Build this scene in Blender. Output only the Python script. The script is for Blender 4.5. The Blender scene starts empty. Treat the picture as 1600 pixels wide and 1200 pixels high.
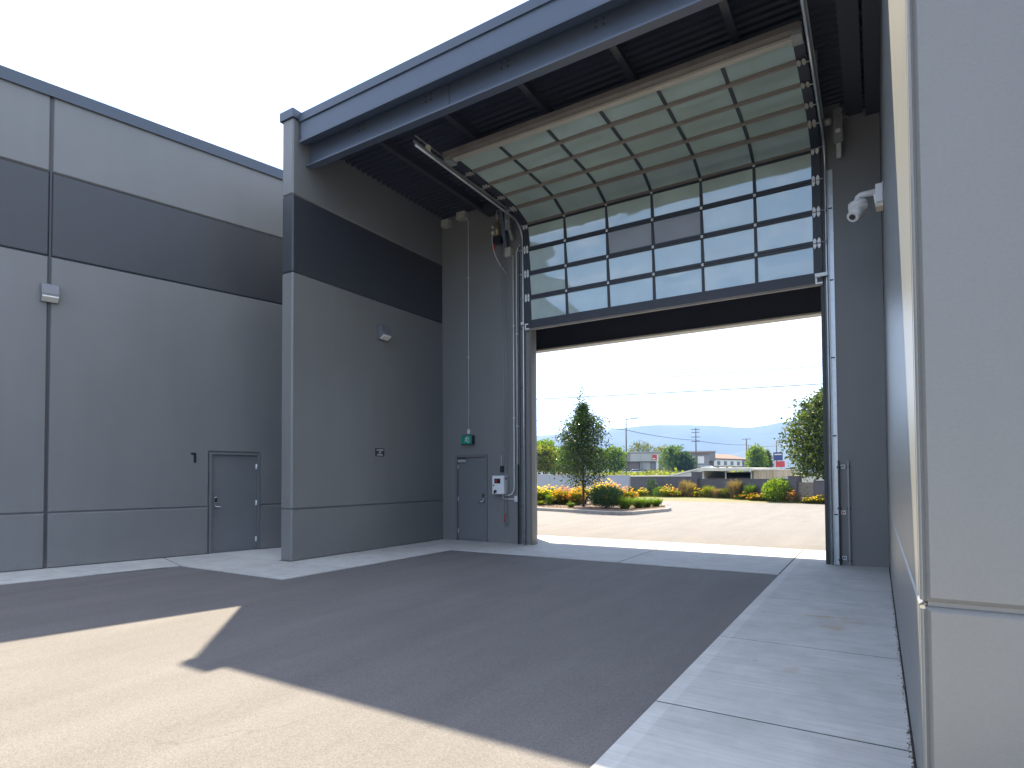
import bpy, bmesh, math, random
from math import sin, cos, pi, radians, sqrt
from mathutils import Vector, Matrix

S = bpy.context.scene
COL = S.collection
R_ = random.Random(7)

# ------------------------------------------------------------------ camera, sky, sun, exposure
cam_data = bpy.data.cameras.new('camera')
cam = bpy.data.objects.new('camera', cam_data)
COL.objects.link(cam)
cr = Vector((0.8508123, 0.52544323, -0.00527549))
cf = Vector((-0.52515765, 0.85061013, 0.02592012))
cu = Vector((0.01810694, -0.01928269, 0.9996501))
cam.matrix_world = Matrix(((cr.x, cu.x, -cf.x, 0), (cr.y, cu.y, -cf.y, 0), (cr.z, cu.z, -cf.z, 1.6), (0, 0, 0, 1)))
cam_data.sensor_width = 36.0
cam_data.lens = 20.771
cam_data.shift_y = 0.0757
cam_data.clip_start = 0.05
cam_data.clip_end = 12000
S.camera = cam

SUN = Vector((-0.5406, 0.5143, 1.0)).normalized()
world = bpy.data.worlds.new('World')
S.world = world
world.use_nodes = True
wn, wl = world.node_tree.nodes, world.node_tree.links
wn.clear()
sky = wn.new('ShaderNodeTexSky')
sky.sky_type = 'NISHITA'
sky.sun_disc = False
sky.sun_elevation = math.asin(SUN.z)
sky.sun_rotation = math.atan2(SUN.x, SUN.y)
sky.air_density = 1.0
sky.dust_density = 0.3
geo = wn.new('ShaderNodeTexCoord')
sep = wn.new('ShaderNodeSeparateXYZ')
wl.new(geo.outputs['Generated'], sep.inputs[0])
dv = wn.new('ShaderNodeMath'); dv.operation = 'MAXIMUM'; dv.inputs[1].default_value = 0.06
wl.new(sep.outputs['Z'], dv.inputs[0])
vd = wn.new('ShaderNodeVectorMath'); vd.operation = 'DIVIDE'
cmb = wn.new('ShaderNodeCombineXYZ')
for i in range(3): wl.new(dv.outputs[0], cmb.inputs[i])
wl.new(geo.outputs['Generated'], vd.inputs[0]); wl.new(cmb.outputs[0], vd.inputs[1])
mp = wn.new('ShaderNodeMapping'); mp.inputs['Scale'].default_value = (0.55, 1.5, 1); mp.inputs['Rotation'].default_value = (0, 0, 0.9); mp.inputs['Location'].default_value = (28.77, 19.11, 10.5)
wl.new(vd.outputs[0], mp.inputs[0])
nz = wn.new('ShaderNodeTexNoise'); nz.inputs['Scale'].default_value = 0.9; nz.inputs['Detail'].default_value = 7; nz.inputs['Roughness'].default_value = 0.62; nz.inputs['Distortion'].default_value = 0.5
wl.new(mp.outputs[0], nz.inputs['Vector'])
cr_ = wn.new('ShaderNodeValToRGB')
cr_.color_ramp.elements[0].position = 0.41; cr_.color_ramp.elements[0].color = (0.04, 0.04, 0.04, 1)
cr_.color_ramp.elements[1].position = 0.66; cr_.color_ramp.elements[1].color = (0.85, 0.85, 0.85, 1)
wl.new(nz.outputs['Fac'], cr_.inputs[0])
mx = wn.new('ShaderNodeMixRGB')
mx.inputs['Color2'].default_value = (7.45, 7.5, 7.6, 1)
wl.new(cr_.outputs[0], mx.inputs['Fac'])
wl.new(sky.outputs[0], mx.inputs['Color1'])
bg = wn.new('ShaderNodeBackground'); bg.inputs['Strength'].default_value = 0.12
wo = wn.new('ShaderNodeOutputWorld')
wl.new(mx.outputs[0], bg.inputs['Color']); wl.new(bg.outputs[0], wo.inputs['Surface'])

sd = bpy.data.lights.new('sun', 'SUN')
sd.energy = 5.0; sd.angle = radians(0.53); sd.color = (1.0, 0.87, 0.64)
so = bpy.data.objects.new('sun', sd)
so.rotation_euler = SUN.to_track_quat('Z', 'Y').to_euler()
so.location = (0, 0, 30)
COL.objects.link(so)

S.view_settings.view_transform = 'Standard'
S.view_settings.look = 'None'
S.view_settings.gamma = 1
S.view_settings.use_curve_mapping = False
S.view_settings.exposure = 1.7
S.cycles.use_denoising = True
S.cycles.max_bounces = 10
S.cycles.diffuse_bounces = 6
S.cycles.volume_bounces = 1
S.cycles.caustics_reflective = False
S.cycles.caustics_refractive = False

# ------------------------------------------------------------------ materials
def nd(nt, t, **k):
    n = nt.nodes.new(t)
    for a, b in k.items(): setattr(n, a, b)
    return n

def mat(name, col, rough=0.6, metal=0.0, var=0.08, vs=1.5, bump=0.0, bs=60, spec=0.5, speck=0.0, ss=180, stretch=(1, 1, 1), col2=None, rv=0.08):
    m = bpy.data.materials.new(name); m.use_nodes = True
    nt = m.node_tree; L = nt.links; P = nt.nodes['Principled BSDF']
    P.inputs['Metallic'].default_value = metal
    P.inputs['Specular IOR Level'].default_value = spec
    tc = nd(nt, 'ShaderNodeTexCoord')
    mpn = nd(nt, 'ShaderNodeMapping'); mpn.inputs['Scale'].default_value = stretch
    L.new(tc.outputs['Object'], mpn.inputs[0])
    n1 = nd(nt, 'ShaderNodeTexNoise'); n1.inputs['Scale'].default_value = vs; n1.inputs['Detail'].default_value = 6; n1.inputs['Roughness'].default_value = 0.6
    L.new(mpn.outputs[0], n1.inputs['Vector'])
    ramp = nd(nt, 'ShaderNodeValToRGB')
    c = Vector(col[:3])
    lo = c * (1 - var); hi = c * (1 + var)
    if col2: hi = Vector(col2[:3]); lo = c
    ramp.color_ramp.elements[0].position = 0.3; ramp.color_ramp.elements[0].color = (*lo, 1)
    ramp.color_ramp.elements[1].position = 0.7; ramp.color_ramp.elements[1].color = (*hi, 1)
    L.new(n1.outputs['Fac'], ramp.inputs[0])
    out = ramp.outputs[0]
    if speck:
        n2 = nd(nt, 'ShaderNodeTexNoise'); n2.inputs['Scale'].default_value = ss; n2.inputs['Detail'].default_value = 2
        L.new(tc.outputs['Object'], n2.inputs['Vector'])
        r2 = nd(nt, 'ShaderNodeMapRange'); r2.inputs['From Min'].default_value = 0.3; r2.inputs['From Max'].default_value = 0.7
        r2.inputs['To Min'].default_value = 1 - speck; r2.inputs['To Max'].default_value = 1 + speck
        L.new(n2.outputs['Fac'], r2.inputs[0])
        vm = nd(nt, 'ShaderNodeVectorMath', operation='SCALE')
        L.new(out, vm.inputs[0]); L.new(r2.outputs[0], vm.inputs['Scale'])
        out = vm.outputs[0]
    L.new(out, P.inputs['Base Color'])
    rr = nd(nt, 'ShaderNodeMapRange'); rr.inputs['To Min'].default_value = max(0.02, rough - rv); rr.inputs['To Max'].default_value = min(1, rough + rv)
    L.new(n1.outputs['Fac'], rr.inputs[0]); L.new(rr.outputs[0], P.inputs['Roughness'])
    if bump:
        nb = nd(nt, 'ShaderNodeTexNoise'); nb.inputs['Scale'].default_value = bs; nb.inputs['Detail'].default_value = 4
        L.new(tc.outputs['Object'], nb.inputs['Vector'])
        bp = nd(nt, 'ShaderNodeBump'); bp.inputs['Strength'].default_value = bump; bp.inputs['Distance'].default_value = 0.01
        L.new(nb.outputs['Fac'], bp.inputs['Height']); L.new(bp.outputs[0], P.inputs['Normal'])
    return m

def wall_paint(name, col):
    m = mat(name, col, 0.40, var=0.05, vs=0.7, bump=0.10, bs=90, spec=0.6, speck=0.03, ss=60, rv=0.05)
    nt = m.node_tree; L = nt.links; P = nt.nodes['Principled BSDF']
    src = P.inputs['Base Color'].links[0].from_socket
    tc = nd(nt, 'ShaderNodeTexCoord')
    mp2 = nd(nt, 'ShaderNodeMapping'); mp2.inputs['Scale'].default_value = (2.2, 2.2, 0.22)
    n = nd(nt, 'ShaderNodeTexNoise'); n.inputs['Scale'].default_value = 1.5; n.inputs['Detail'].default_value = 8
    L.new(tc.outputs['Object'], mp2.inputs[0]); L.new(mp2.outputs[0], n.inputs['Vector'])
    mr = nd(nt, 'ShaderNodeMapRange'); mr.inputs['From Min'].default_value = 0.3; mr.inputs['From Max'].default_value = 0.7; mr.inputs['To Min'].default_value = 0.968; mr.inputs['To Max'].default_value = 1.03
    L.new(n.outputs['Fac'], mr.inputs[0])
    v = nd(nt, 'ShaderNodeTexVoronoi'); v.inputs['Scale'].default_value = 2.3; v.inputs['Randomness'].default_value = 1
    L.new(tc.outputs['Object'], v.inputs['Vector'])
    m2 = nd(nt, 'ShaderNodeMapRange'); m2.inputs['From Min'].default_value = 0.018; m2.inputs['From Max'].default_value = 0.03; m2.inputs['To Min'].default_value = 1.28; m2.inputs['To Max'].default_value = 1.0
    L.new(v.outputs['Distance'], m2.inputs[0])
    mm = nd(nt, 'ShaderNodeMath', operation='MULTIPLY'); L.new(mr.outputs[0], mm.inputs[0]); L.new(m2.outputs[0], mm.inputs[1])
    vm = nd(nt, 'ShaderNodeVectorMath', operation='SCALE'); L.new(src, vm.inputs[0]); L.new(mm.outputs[0], vm.inputs['Scale'])
    L.new(vm.outputs[0], P.inputs['Base Color'])
    sx = nd(nt, 'ShaderNodeSeparateXYZ'); L.new(tc.outputs['Object'], sx.inputs[0])
    zr = nd(nt, 'ShaderNodeMapRange'); zr.inputs['From Min'].default_value = 0.45; zr.inputs['From Max'].default_value = 0.0; zr.inputs['To Min'].default_value = 0; zr.inputs['To Max'].default_value = 1
    L.new(sx.outputs['Z'], zr.inputs[0])
    dn = nd(nt, 'ShaderNodeTexNoise'); dn.inputs['Scale'].default_value = 7; dn.inputs['Detail'].default_value = 9; dn.inputs['Roughness'].default_value = 0.75
    L.new(tc.outputs['Object'], dn.inputs['Vector'])
    dr = nd(nt, 'ShaderNodeMapRange'); dr.inputs['From Min'].default_value = 0.42; dr.inputs['From Max'].default_value = 0.72; dr.inputs['To Min'].default_value = 0; dr.inputs['To Max'].default_value = 0.55
    L.new(dn.outputs['Fac'], dr.inputs[0])
    dm = nd(nt, 'ShaderNodeMath', operation='MULTIPLY'); L.new(zr.outputs[0], dm.inputs[0]); L.new(dr.outputs[0], dm.inputs[1])
    dx = nd(nt, 'ShaderNodeMixRGB'); dx.inputs['Color2'].default_value = (0.25, 0.235, 0.21, 1)
    L.new(dm.outputs[0], dx.inputs['Fac']); L.new(vm.outputs[0], dx.inputs['Color1']); L.new(dx.outputs[0], P.inputs['Base Color'])
    # slow surface waviness of tilt-up concrete
    nb = nd(nt, 'ShaderNodeTexNoise'); nb.inputs['Scale'].default_value = 2.0; nb.inputs['Detail'].default_value = 3
    L.new(tc.outputs['Object'], nb.inputs['Vector'])
    bp = nd(nt, 'ShaderNodeBump'); bp.inputs['Strength'].default_value = 0.15; bp.inputs['Distance'].default_value = 0.03
    L.new(nb.outputs['Fac'], bp.inputs['Height'])
    old = P.inputs['Normal'].links[0].from_node
    L.new(bp.outputs[0], old.inputs['Normal'])
    return m

def leafmat(name, cols, trans=0.45, rough=0.5):
    m = bpy.data.materials.new(name); m.use_nodes = True
    nt = m.node_tree; L = nt.links; P = nt.nodes['Principled BSDF']; O = nt.nodes['Material Output']
    g = nd(nt, 'ShaderNodeNewGeometry'); r = nd(nt, 'ShaderNodeValToRGB')
    els = r.color_ramp.elements
    while len(els) < len(cols): els.new(0.5)
    for i, c in enumerate(cols):
        els[i].position = i / max(1, len(cols) - 1); els[i].color = (*c, 1)
    L.new(g.outputs['Random Per Island'], r.inputs[0])
    L.new(r.outputs[0], P.inputs['Base Color']); P.inputs['Roughness'].default_value = rough
    P.inputs['Specular IOR Level'].default_value = 0.3
    t = nd(nt, 'ShaderNodeBsdfTranslucent')
    tint = nd(nt, 'ShaderNodeMixRGB', blend_type='MULTIPLY'); tint.inputs['Fac'].default_value = 1; tint.inputs['Color2'].default_value = (1.5, 1.55, 0.55, 1)
    L.new(r.outputs[0], tint.inputs['Color1']); L.new(tint.outputs[0], t.inputs['Color'])
    x = nd(nt, 'ShaderNodeMixShader'); x.inputs[0].default_value = trans
    L.new(P.outputs[0], x.inputs[1]); L.new(t.outputs[0], x.inputs[2]); L.new(x.outputs[0], O.inputs['Surface'])
    return m

def glassmat(name, base, refl, rough):
    m = bpy.data.materials.new(name); m.use_nodes = True
    nt = m.node_tree; L = nt.links; P = nt.nodes['Principled BSDF']; O = nt.nodes['Material Output']
    tc = nd(nt, 'ShaderNodeTexCoord'); n = nd(nt, 'ShaderNodeTexNoise'); n.inputs['Scale'].default_value = 1.2; n.inputs['Detail'].default_value = 5
    L.new(tc.outputs['Object'], n.inputs['Vector'])
    r = nd(nt, 'ShaderNodeValToRGB'); b = Vector(base)
    r.color_ramp.elements[0].position = 0.3; r.color_ramp.elements[0].color = (*(b * 0.85), 1)
    r.color_ramp.elements[1].position = 0.7; r.color_ramp.elements[1].color = (*(b * 1.12), 1)
    L.new(n.outputs['Fac'], r.inputs[0]); L.new(r.outputs[0], P.inputs['Base Color'])
    P.inputs['Roughness'].default_value = 0.35
    gl = nd(nt, 'ShaderNodeBsdfGlossy'); gl.inputs['Roughness'].default_value = rough; gl.inputs['Color'].default_value = (0.62, 0.70, 0.83, 1)
    lw = nd(nt, 'ShaderNodeFresnel'); lw.inputs['IOR'].default_value = 1.5
    ad = nd(nt, 'ShaderNodeMath', operation='MULTIPLY_ADD'); ad.inputs[1].default_value = 1 - refl; ad.inputs[2].default_value = refl
    L.new(lw.outputs[0], ad.inputs[0])
    x = nd(nt, 'ShaderNodeMixShader'); L.new(ad.outputs[0], x.inputs[0]); L.new(P.outputs[0], x.inputs[1]); L.new(gl.outputs[0], x.inputs[2])
    L.new(x.outputs[0], O.inputs['Surface'])
    nb = nd(nt, 'ShaderNodeTexNoise'); nb.inputs['Scale'].default_value = 1.7; nb.inputs['Detail'].default_value = 1
    L.new(tc.outputs['Object'], nb.inputs['Vector'])
    bp = nd(nt, 'ShaderNodeBump'); bp.inputs['Strength'].default_value = 0.06; bp.inputs['Distance'].default_value = 0.02
    L.new(nb.outputs['Fac'], bp.inputs['Height']); L.new(bp.outputs[0], gl.inputs['Normal'])
    return m

M = {}
M['wall'] = wall_paint('grey_wall_paint', (0.172, 0.178, 0.179))
M['band'] = wall_paint('dark_band_paint', (0.038, 0.042, 0.050))
M['steel'] = mat('painted_steel_blue_grey', (0.078, 0.10, 0.145), 0.42, var=0.06, vs=3, spec=0.5, bump=0.03, bs=30)
M['coping'] = mat('metal_coping', (0.062, 0.085, 0.12), 0.38, var=0.05, vs=2, spec=0.5)
M['deck'] = mat('painted_roof_deck', (0.030, 0.036, 0.050), 0.5, var=0.12, vs=2, spec=0.45)
M['joist'] = mat('painted_joist', (0.040, 0.044, 0.055), 0.45, var=0.1, vs=3)
M['navy'] = mat('rear_beam_paint', (0.034, 0.038, 0.056), 0.55, var=0.1, vs=1.5)
M['doorpaint'] = mat('grey_door_paint', (0.145, 0.156, 0.162), 0.45, var=0.04, vs=2, spec=0.45)
M['doorframe'] = mat('black_anodised_frame', (0.028, 0.032, 0.045), 0.42, var=0.1, vs=4, spec=0.5)
M['bounce_brown'] = mat('bounce_brown_edge', (0.27, 0.24, 0.21), 0.5, metal=0.3, var=0.1, vs=5)  # brown stands for warm ground bounce on the door's undersides
M['strut'] = mat('bounce_tan_galvanised', (0.46, 0.43, 0.38), 0.5, metal=0.35, var=0.08, vs=4)  # tan tint holds the warm light reflected onto galvanised metal
M['galv'] = mat('galvanised_steel', (0.56, 0.60, 0.63), 0.38, metal=0.75, var=0.12, vs=9, rv=0.15)
M['galv_dull'] = mat('dull_galvanised_steel', (0.30, 0.32, 0.31), 0.5, metal=0.5, var=0.15, vs=8)
M['white_metal'] = mat('bright_zinc_hinge', (0.74, 0.76, 0.76), 0.4, metal=0.25, var=0.05, vs=12)
M['white_pl'] = mat('white_plastic', (0.72, 0.74, 0.76), 0.35, var=0.04, vs=8)
M['beige_pl'] = mat('grey_box_plastic', (0.42, 0.43, 0.38), 0.5, var=0.06, vs=8)
M['black'] = mat('black_plastic', (0.012, 0.013, 0.016), 0.35, var=0.15, vs=8)
M['dark_metal'] = mat('dark_metal', (0.05, 0.055, 0.06), 0.45, metal=0.3, var=0.1, vs=6)
M['jamb'] = mat('brown_jamb_steel', (0.16, 0.145, 0.13), 0.5, metal=0.2, var=0.15, vs=3, stretch=(1, 1, .2))
M['conduit'] = mat('emt_conduit', (0.62, 0.64, 0.64), 0.45, metal=0.15, var=0.06, vs=9)
M['red'] = mat('red_plastic', (0.45, 0.03, 0.025), 0.4, var=0.08, vs=8)
M['brass'] = mat('brass_motor', (0.30, 0.26, 0.16), 0.42, metal=0.5, var=0.2, vs=14)
M['green_sign'] = mat('green_sign_face', (0.006, 0.22, 0.15), 0.35, var=0.05, vs=5)
M['sign_white'] = mat('sign_print', (0.62, 0.66, 0.64), 0.5, var=0.03, vs=5)
M['lens'] = mat('frosted_lens', (0.72, 0.72, 0.68), 0.3, var=0.04, vs=8)
M['lampbody'] = mat('lamp_housing', (0.17, 0.18, 0.20), 0.4, metal=0.2, var=0.06, vs=8)
M['chrome'] = mat('satin_chrome', (0.6, 0.62, 0.64), 0.25, metal=0.9, var=0.05, vs=12)
M['cream'] = mat('cream_door_trim', (0.62, 0.58, 0.48), 0.5, var=0.05, vs=4)
M['pane'] = glassmat('grey_green_pane', (0.43, 0.54, 0.48), 0.14, 0.03)
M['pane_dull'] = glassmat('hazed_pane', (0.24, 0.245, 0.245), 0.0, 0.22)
M['bark'] = mat('bark', (0.085, 0.06, 0.042), 0.85, var=0.3, vs=14, bump=0.5, bs=40, stretch=(1, 1, .3))
M['block'] = mat('dark_block_wall', (0.085, 0.082, 0.088), 0.85, var=0.12, vs=2.5, bump=0.2, bs=30)
M['block_brown'] = mat('brown_concrete_block', (0.17, 0.15, 0.12), 0.9, var=0.25, vs=3, bump=0.3, bs=25)
M['whitewall'] = mat('whitewashed_wall', (0.30, 0.325, 0.37), 0.8, var=0.05, vs=1.5, bump=0.1, bs=30)
M['cap'] = mat('pale_wall_cap', (0.55, 0.54, 0.50), 0.8, var=0.08, vs=4)
M['mulch'] = mat('brown_mulch', (0.13, 0.085, 0.06), 0.95, var=0.5, vs=22, bump=0.8, bs=45, speck=0.35, ss=90)
M['kerb'] = mat('kerb_concrete', (0.30, 0.29, 0.27), 0.85, var=0.12, vs=4, bump=0.15, bs=60)
M['soil'] = mat('bed_soil', (0.16, 0.13, 0.085), 0.95, var=0.3, vs=6, bump=0.6, bs=30, speck=0.2)
M['wood'] = mat('weathered_pole_wood', (0.10, 0.085, 0.07), 0.85, var=0.2, vs=6, stretch=(1, 1, .1))
M['wire'] = mat('wire', (0.03, 0.03, 0.035), 0.6)
M['terrain'] = mat('dry_grass_land', (0.10, 0.11, 0.05), 0.95, vs=0.05, col2=(0.20, 0.17, 0.09))
M['hill'] = mat('forested_hill', (0.035, 0.055, 0.035), 0.95, vs=0.004, col2=(0.075, 0.085, 0.05))

def concrete(name, col, seedoff=0):
    m = mat(name, col, 0.82, var=0.07, vs=1.1, bump=0.10, bs=140, spec=0.3, speck=0.06, ss=220)
    nt = m.node_tree; L = nt.links; P = nt.nodes['Principled BSDF']
    src = P.inputs['Base Color'].links[0].from_socket
    tc = nd(nt, 'ShaderNodeTexCoord'); oi = nd(nt, 'ShaderNodeObjectInfo')
    # broom texture across the walking direction and blotchy stains
    n = nd(nt, 'ShaderNodeTexNoise'); n.inputs['Scale'].default_value = 3.2; n.inputs['Detail'].default_value = 9; n.inputs['Roughness'].default_value = 0.7
    L.new(tc.outputs['Object'], n.inputs['Vector'])
    a = nd(nt, 'ShaderNodeMapRange'); a.inputs['From Min'].default_value = 0.35; a.inputs['From Max'].default_value = 0.65; a.inputs['To Min'].default_value = 0.90; a.inputs['To Max'].default_value = 1.06
    L.new(n.outputs['Fac'], a.inputs[0])
    st = nd(nt, 'ShaderNodeMapping'); st.inputs['Scale'].default_value = (0.5, 9.0, 1)
    n3 = nd(nt, 'ShaderNodeTexNoise'); n3.inputs['Scale'].default_value = 3.0; n3.inputs['Detail'].default_value = 6
    L.new(tc.outputs['Object'], st.inputs[0]); L.new(st.outputs[0], n3.inputs['Vector'])
    a3 = nd(nt, 'ShaderNodeMapRange'); a3.inputs['From Min'].default_value = 0.3; a3.inputs['From Max'].default_value = 0.7; a3.inputs['To Min'].default_value = 0.90; a3.inputs['To Max'].default_value = 1.06
    L.new(n3.outputs['Fac'], a3.inputs[0])
    b = nd(nt, 'ShaderNodeMapRange'); b.inputs['To Min'].default_value = 0.93; b.inputs['To Max'].default_value = 1.05
    L.new(oi.outputs['Random'], b.inputs[0])
    m1 = nd(nt, 'ShaderNodeMath', operation='MULTIPLY'); L.new(a.outputs[0], m1.inputs[0]); L.new(b.outputs[0], m1.inputs[1])
    m2 = nd(nt, 'ShaderNodeMath', operation='MULTIPLY'); L.new(m1.outputs[0], m2.inputs[0]); L.new(a3.outputs[0], m2.inputs[1])
    vm = nd(nt, 'ShaderNodeVectorMath', operation='SCALE'); L.new(src, vm.inputs[0]); L.new(m2.outputs[0], vm.inputs['Scale'])
    # rust and tan stains in a few spots
    g = nd(nt, 'ShaderNodeNewGeometry')
    ns = nd(nt, 'ShaderNodeTexNoise'); ns.inputs['Scale'].default_value = 1.15; ns.inputs['Detail'].default_value = 7; ns.inputs['Roughness'].default_value = 0.65
    L.new(g.outputs['Position'], ns.inputs['Vector'])
    rs = nd(nt, 'ShaderNodeMapRange'); rs.inputs['From Min'].default_value = 0.655; rs.inputs['From Max'].default_value = 0.74; rs.inputs['To Min'].default_value = 0; rs.inputs['To Max'].default_value = 0.45
    L.new(ns.outputs['Fac'], rs.inputs[0])
    mxx = nd(nt, 'ShaderNodeMixRGB'); mxx.inputs['Color2'].default_value = (0.36, 0.27, 0.17, 1)
    L.new(rs.outputs[0], mxx.inputs['Fac']); L.new(vm.outputs[0], mxx.inputs['Color1'])
    sxy = nd(nt, 'ShaderNodeSeparateXYZ'); L.new(g.outputs['Position'], sxy.inputs[0])
    nsp = nd(nt, 'ShaderNodeTexNoise'); nsp.inputs['Scale'].default_value = 9; nsp.inputs['Detail'].default_value = 6; L.new(g.outputs['Position'], nsp.inputs['Vector'])
    acc = None
    for (px, py, rx, ry, am) in ((-0.52, 7.50, .26, .06, .75), (-0.40, 7.02, .13, .12, .65), (-0.62, 5.35, .07, .1, .35), (-0.25, 7.35, .2, .14, .3), (-2.6, 11.4, .3, .1, .25)):
        vsb = nd(nt, 'ShaderNodeVectorMath', operation='SUBTRACT'); vsb.inputs[1].default_value = (px, py, 0); L.new(g.outputs['Position'], vsb.inputs[0])
        vdv = nd(nt, 'ShaderNodeVectorMath', operation='DIVIDE'); vdv.inputs[1].default_value = (rx, ry, 1); L.new(vsb.outputs[0], vdv.inputs[0])
        ln = nd(nt, 'ShaderNodeVectorMath', operation='LENGTH'); L.new(vdv.outputs[0], ln.inputs[0])
        ad = nd(nt, 'ShaderNodeMath', operation='MULTIPLY_ADD'); ad.inputs[1].default_value = 2.4; L.new(nsp.outputs['Fac'], ad.inputs[0]); L.new(ln.outputs['Value'], ad.inputs[2])
        rr2 = nd(nt, 'ShaderNodeMapRange'); rr2.inputs['From Min'].default_value = 2.35; rr2.inputs['From Max'].default_value = 1.5; rr2.inputs['To Min'].default_value = 0; rr2.inputs['To Max'].default_value = am; L.new(ad.outputs[0], rr2.inputs[0])
        if acc is None: acc = rr2.outputs[0]
        else:
            q = nd(nt, 'ShaderNodeMath', operation='MAXIMUM'); L.new(acc, q.inputs[0]); L.new(rr2.outputs[0], q.inputs[1]); acc = q.outputs[0]
    mx3 = nd(nt, 'ShaderNodeMixRGB'); mx3.inputs['Color2'].default_value = (0.46, 0.35, 0.22, 1)
    L.new(acc, mx3.inputs['Fac']); L.new(mxx.outputs[0], mx3.inputs['Color1'])
    # lighter trowelled strip next to the asphalt, a greyer broomed field
    e1 = nd(nt, 'ShaderNodeMath', operation='ADD'); e1.inputs[1].default_value = 1.31; L.new(sxy.outputs['X'], e1.inputs[0])
    e2 = nd(nt, 'ShaderNodeMath', operation='ABSOLUTE'); L.new(e1.outputs[0], e2.inputs[0])
    e3 = nd(nt, 'ShaderNodeMapRange'); e3.inputs['From Min'].default_value = 0.075; e3.inputs['From Max'].default_value = 0.06; e3.inputs['To Min'].default_value = 1.0; e3.inputs['To Max'].default_value = 1.12; L.new(e2.outputs[0], e3.inputs[0])
    vm5 = nd(nt, 'ShaderNodeVectorMath', operation='SCALE'); L.new(mx3.outputs[0], vm5.inputs[0]); L.new(e3.outputs[0], vm5.inputs['Scale'])
    mxx = vm5
    # small dark spots
    v = nd(nt, 'ShaderNodeTexVoronoi'); v.inputs['Scale'].default_value = 1.7
    L.new(g.outputs['Position'], v.inputs['Vector'])
    vr = nd(nt, 'ShaderNodeMapRange'); vr.inputs['From Min'].default_value = 0.012; vr.inputs['From Max'].default_value = 0.05; vr.inputs['To Min'].default_value = 0.62; vr.inputs['To Max'].default_value = 1.0
    L.new(v.outputs['Distance'], vr.inputs[0])
    vm2 = nd(nt, 'ShaderNodeVectorMath', operation='SCALE'); L.new(mxx.outputs[0], vm2.inputs[0]); L.new(vr.outputs[0], vm2.inputs['Scale'])
    L.new(vm2.outputs[0], P.inputs['Base Color'])
    return m
M['concrete'] = concrete('broomed_concrete', (0.52, 0.52, 0.51))

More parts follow.
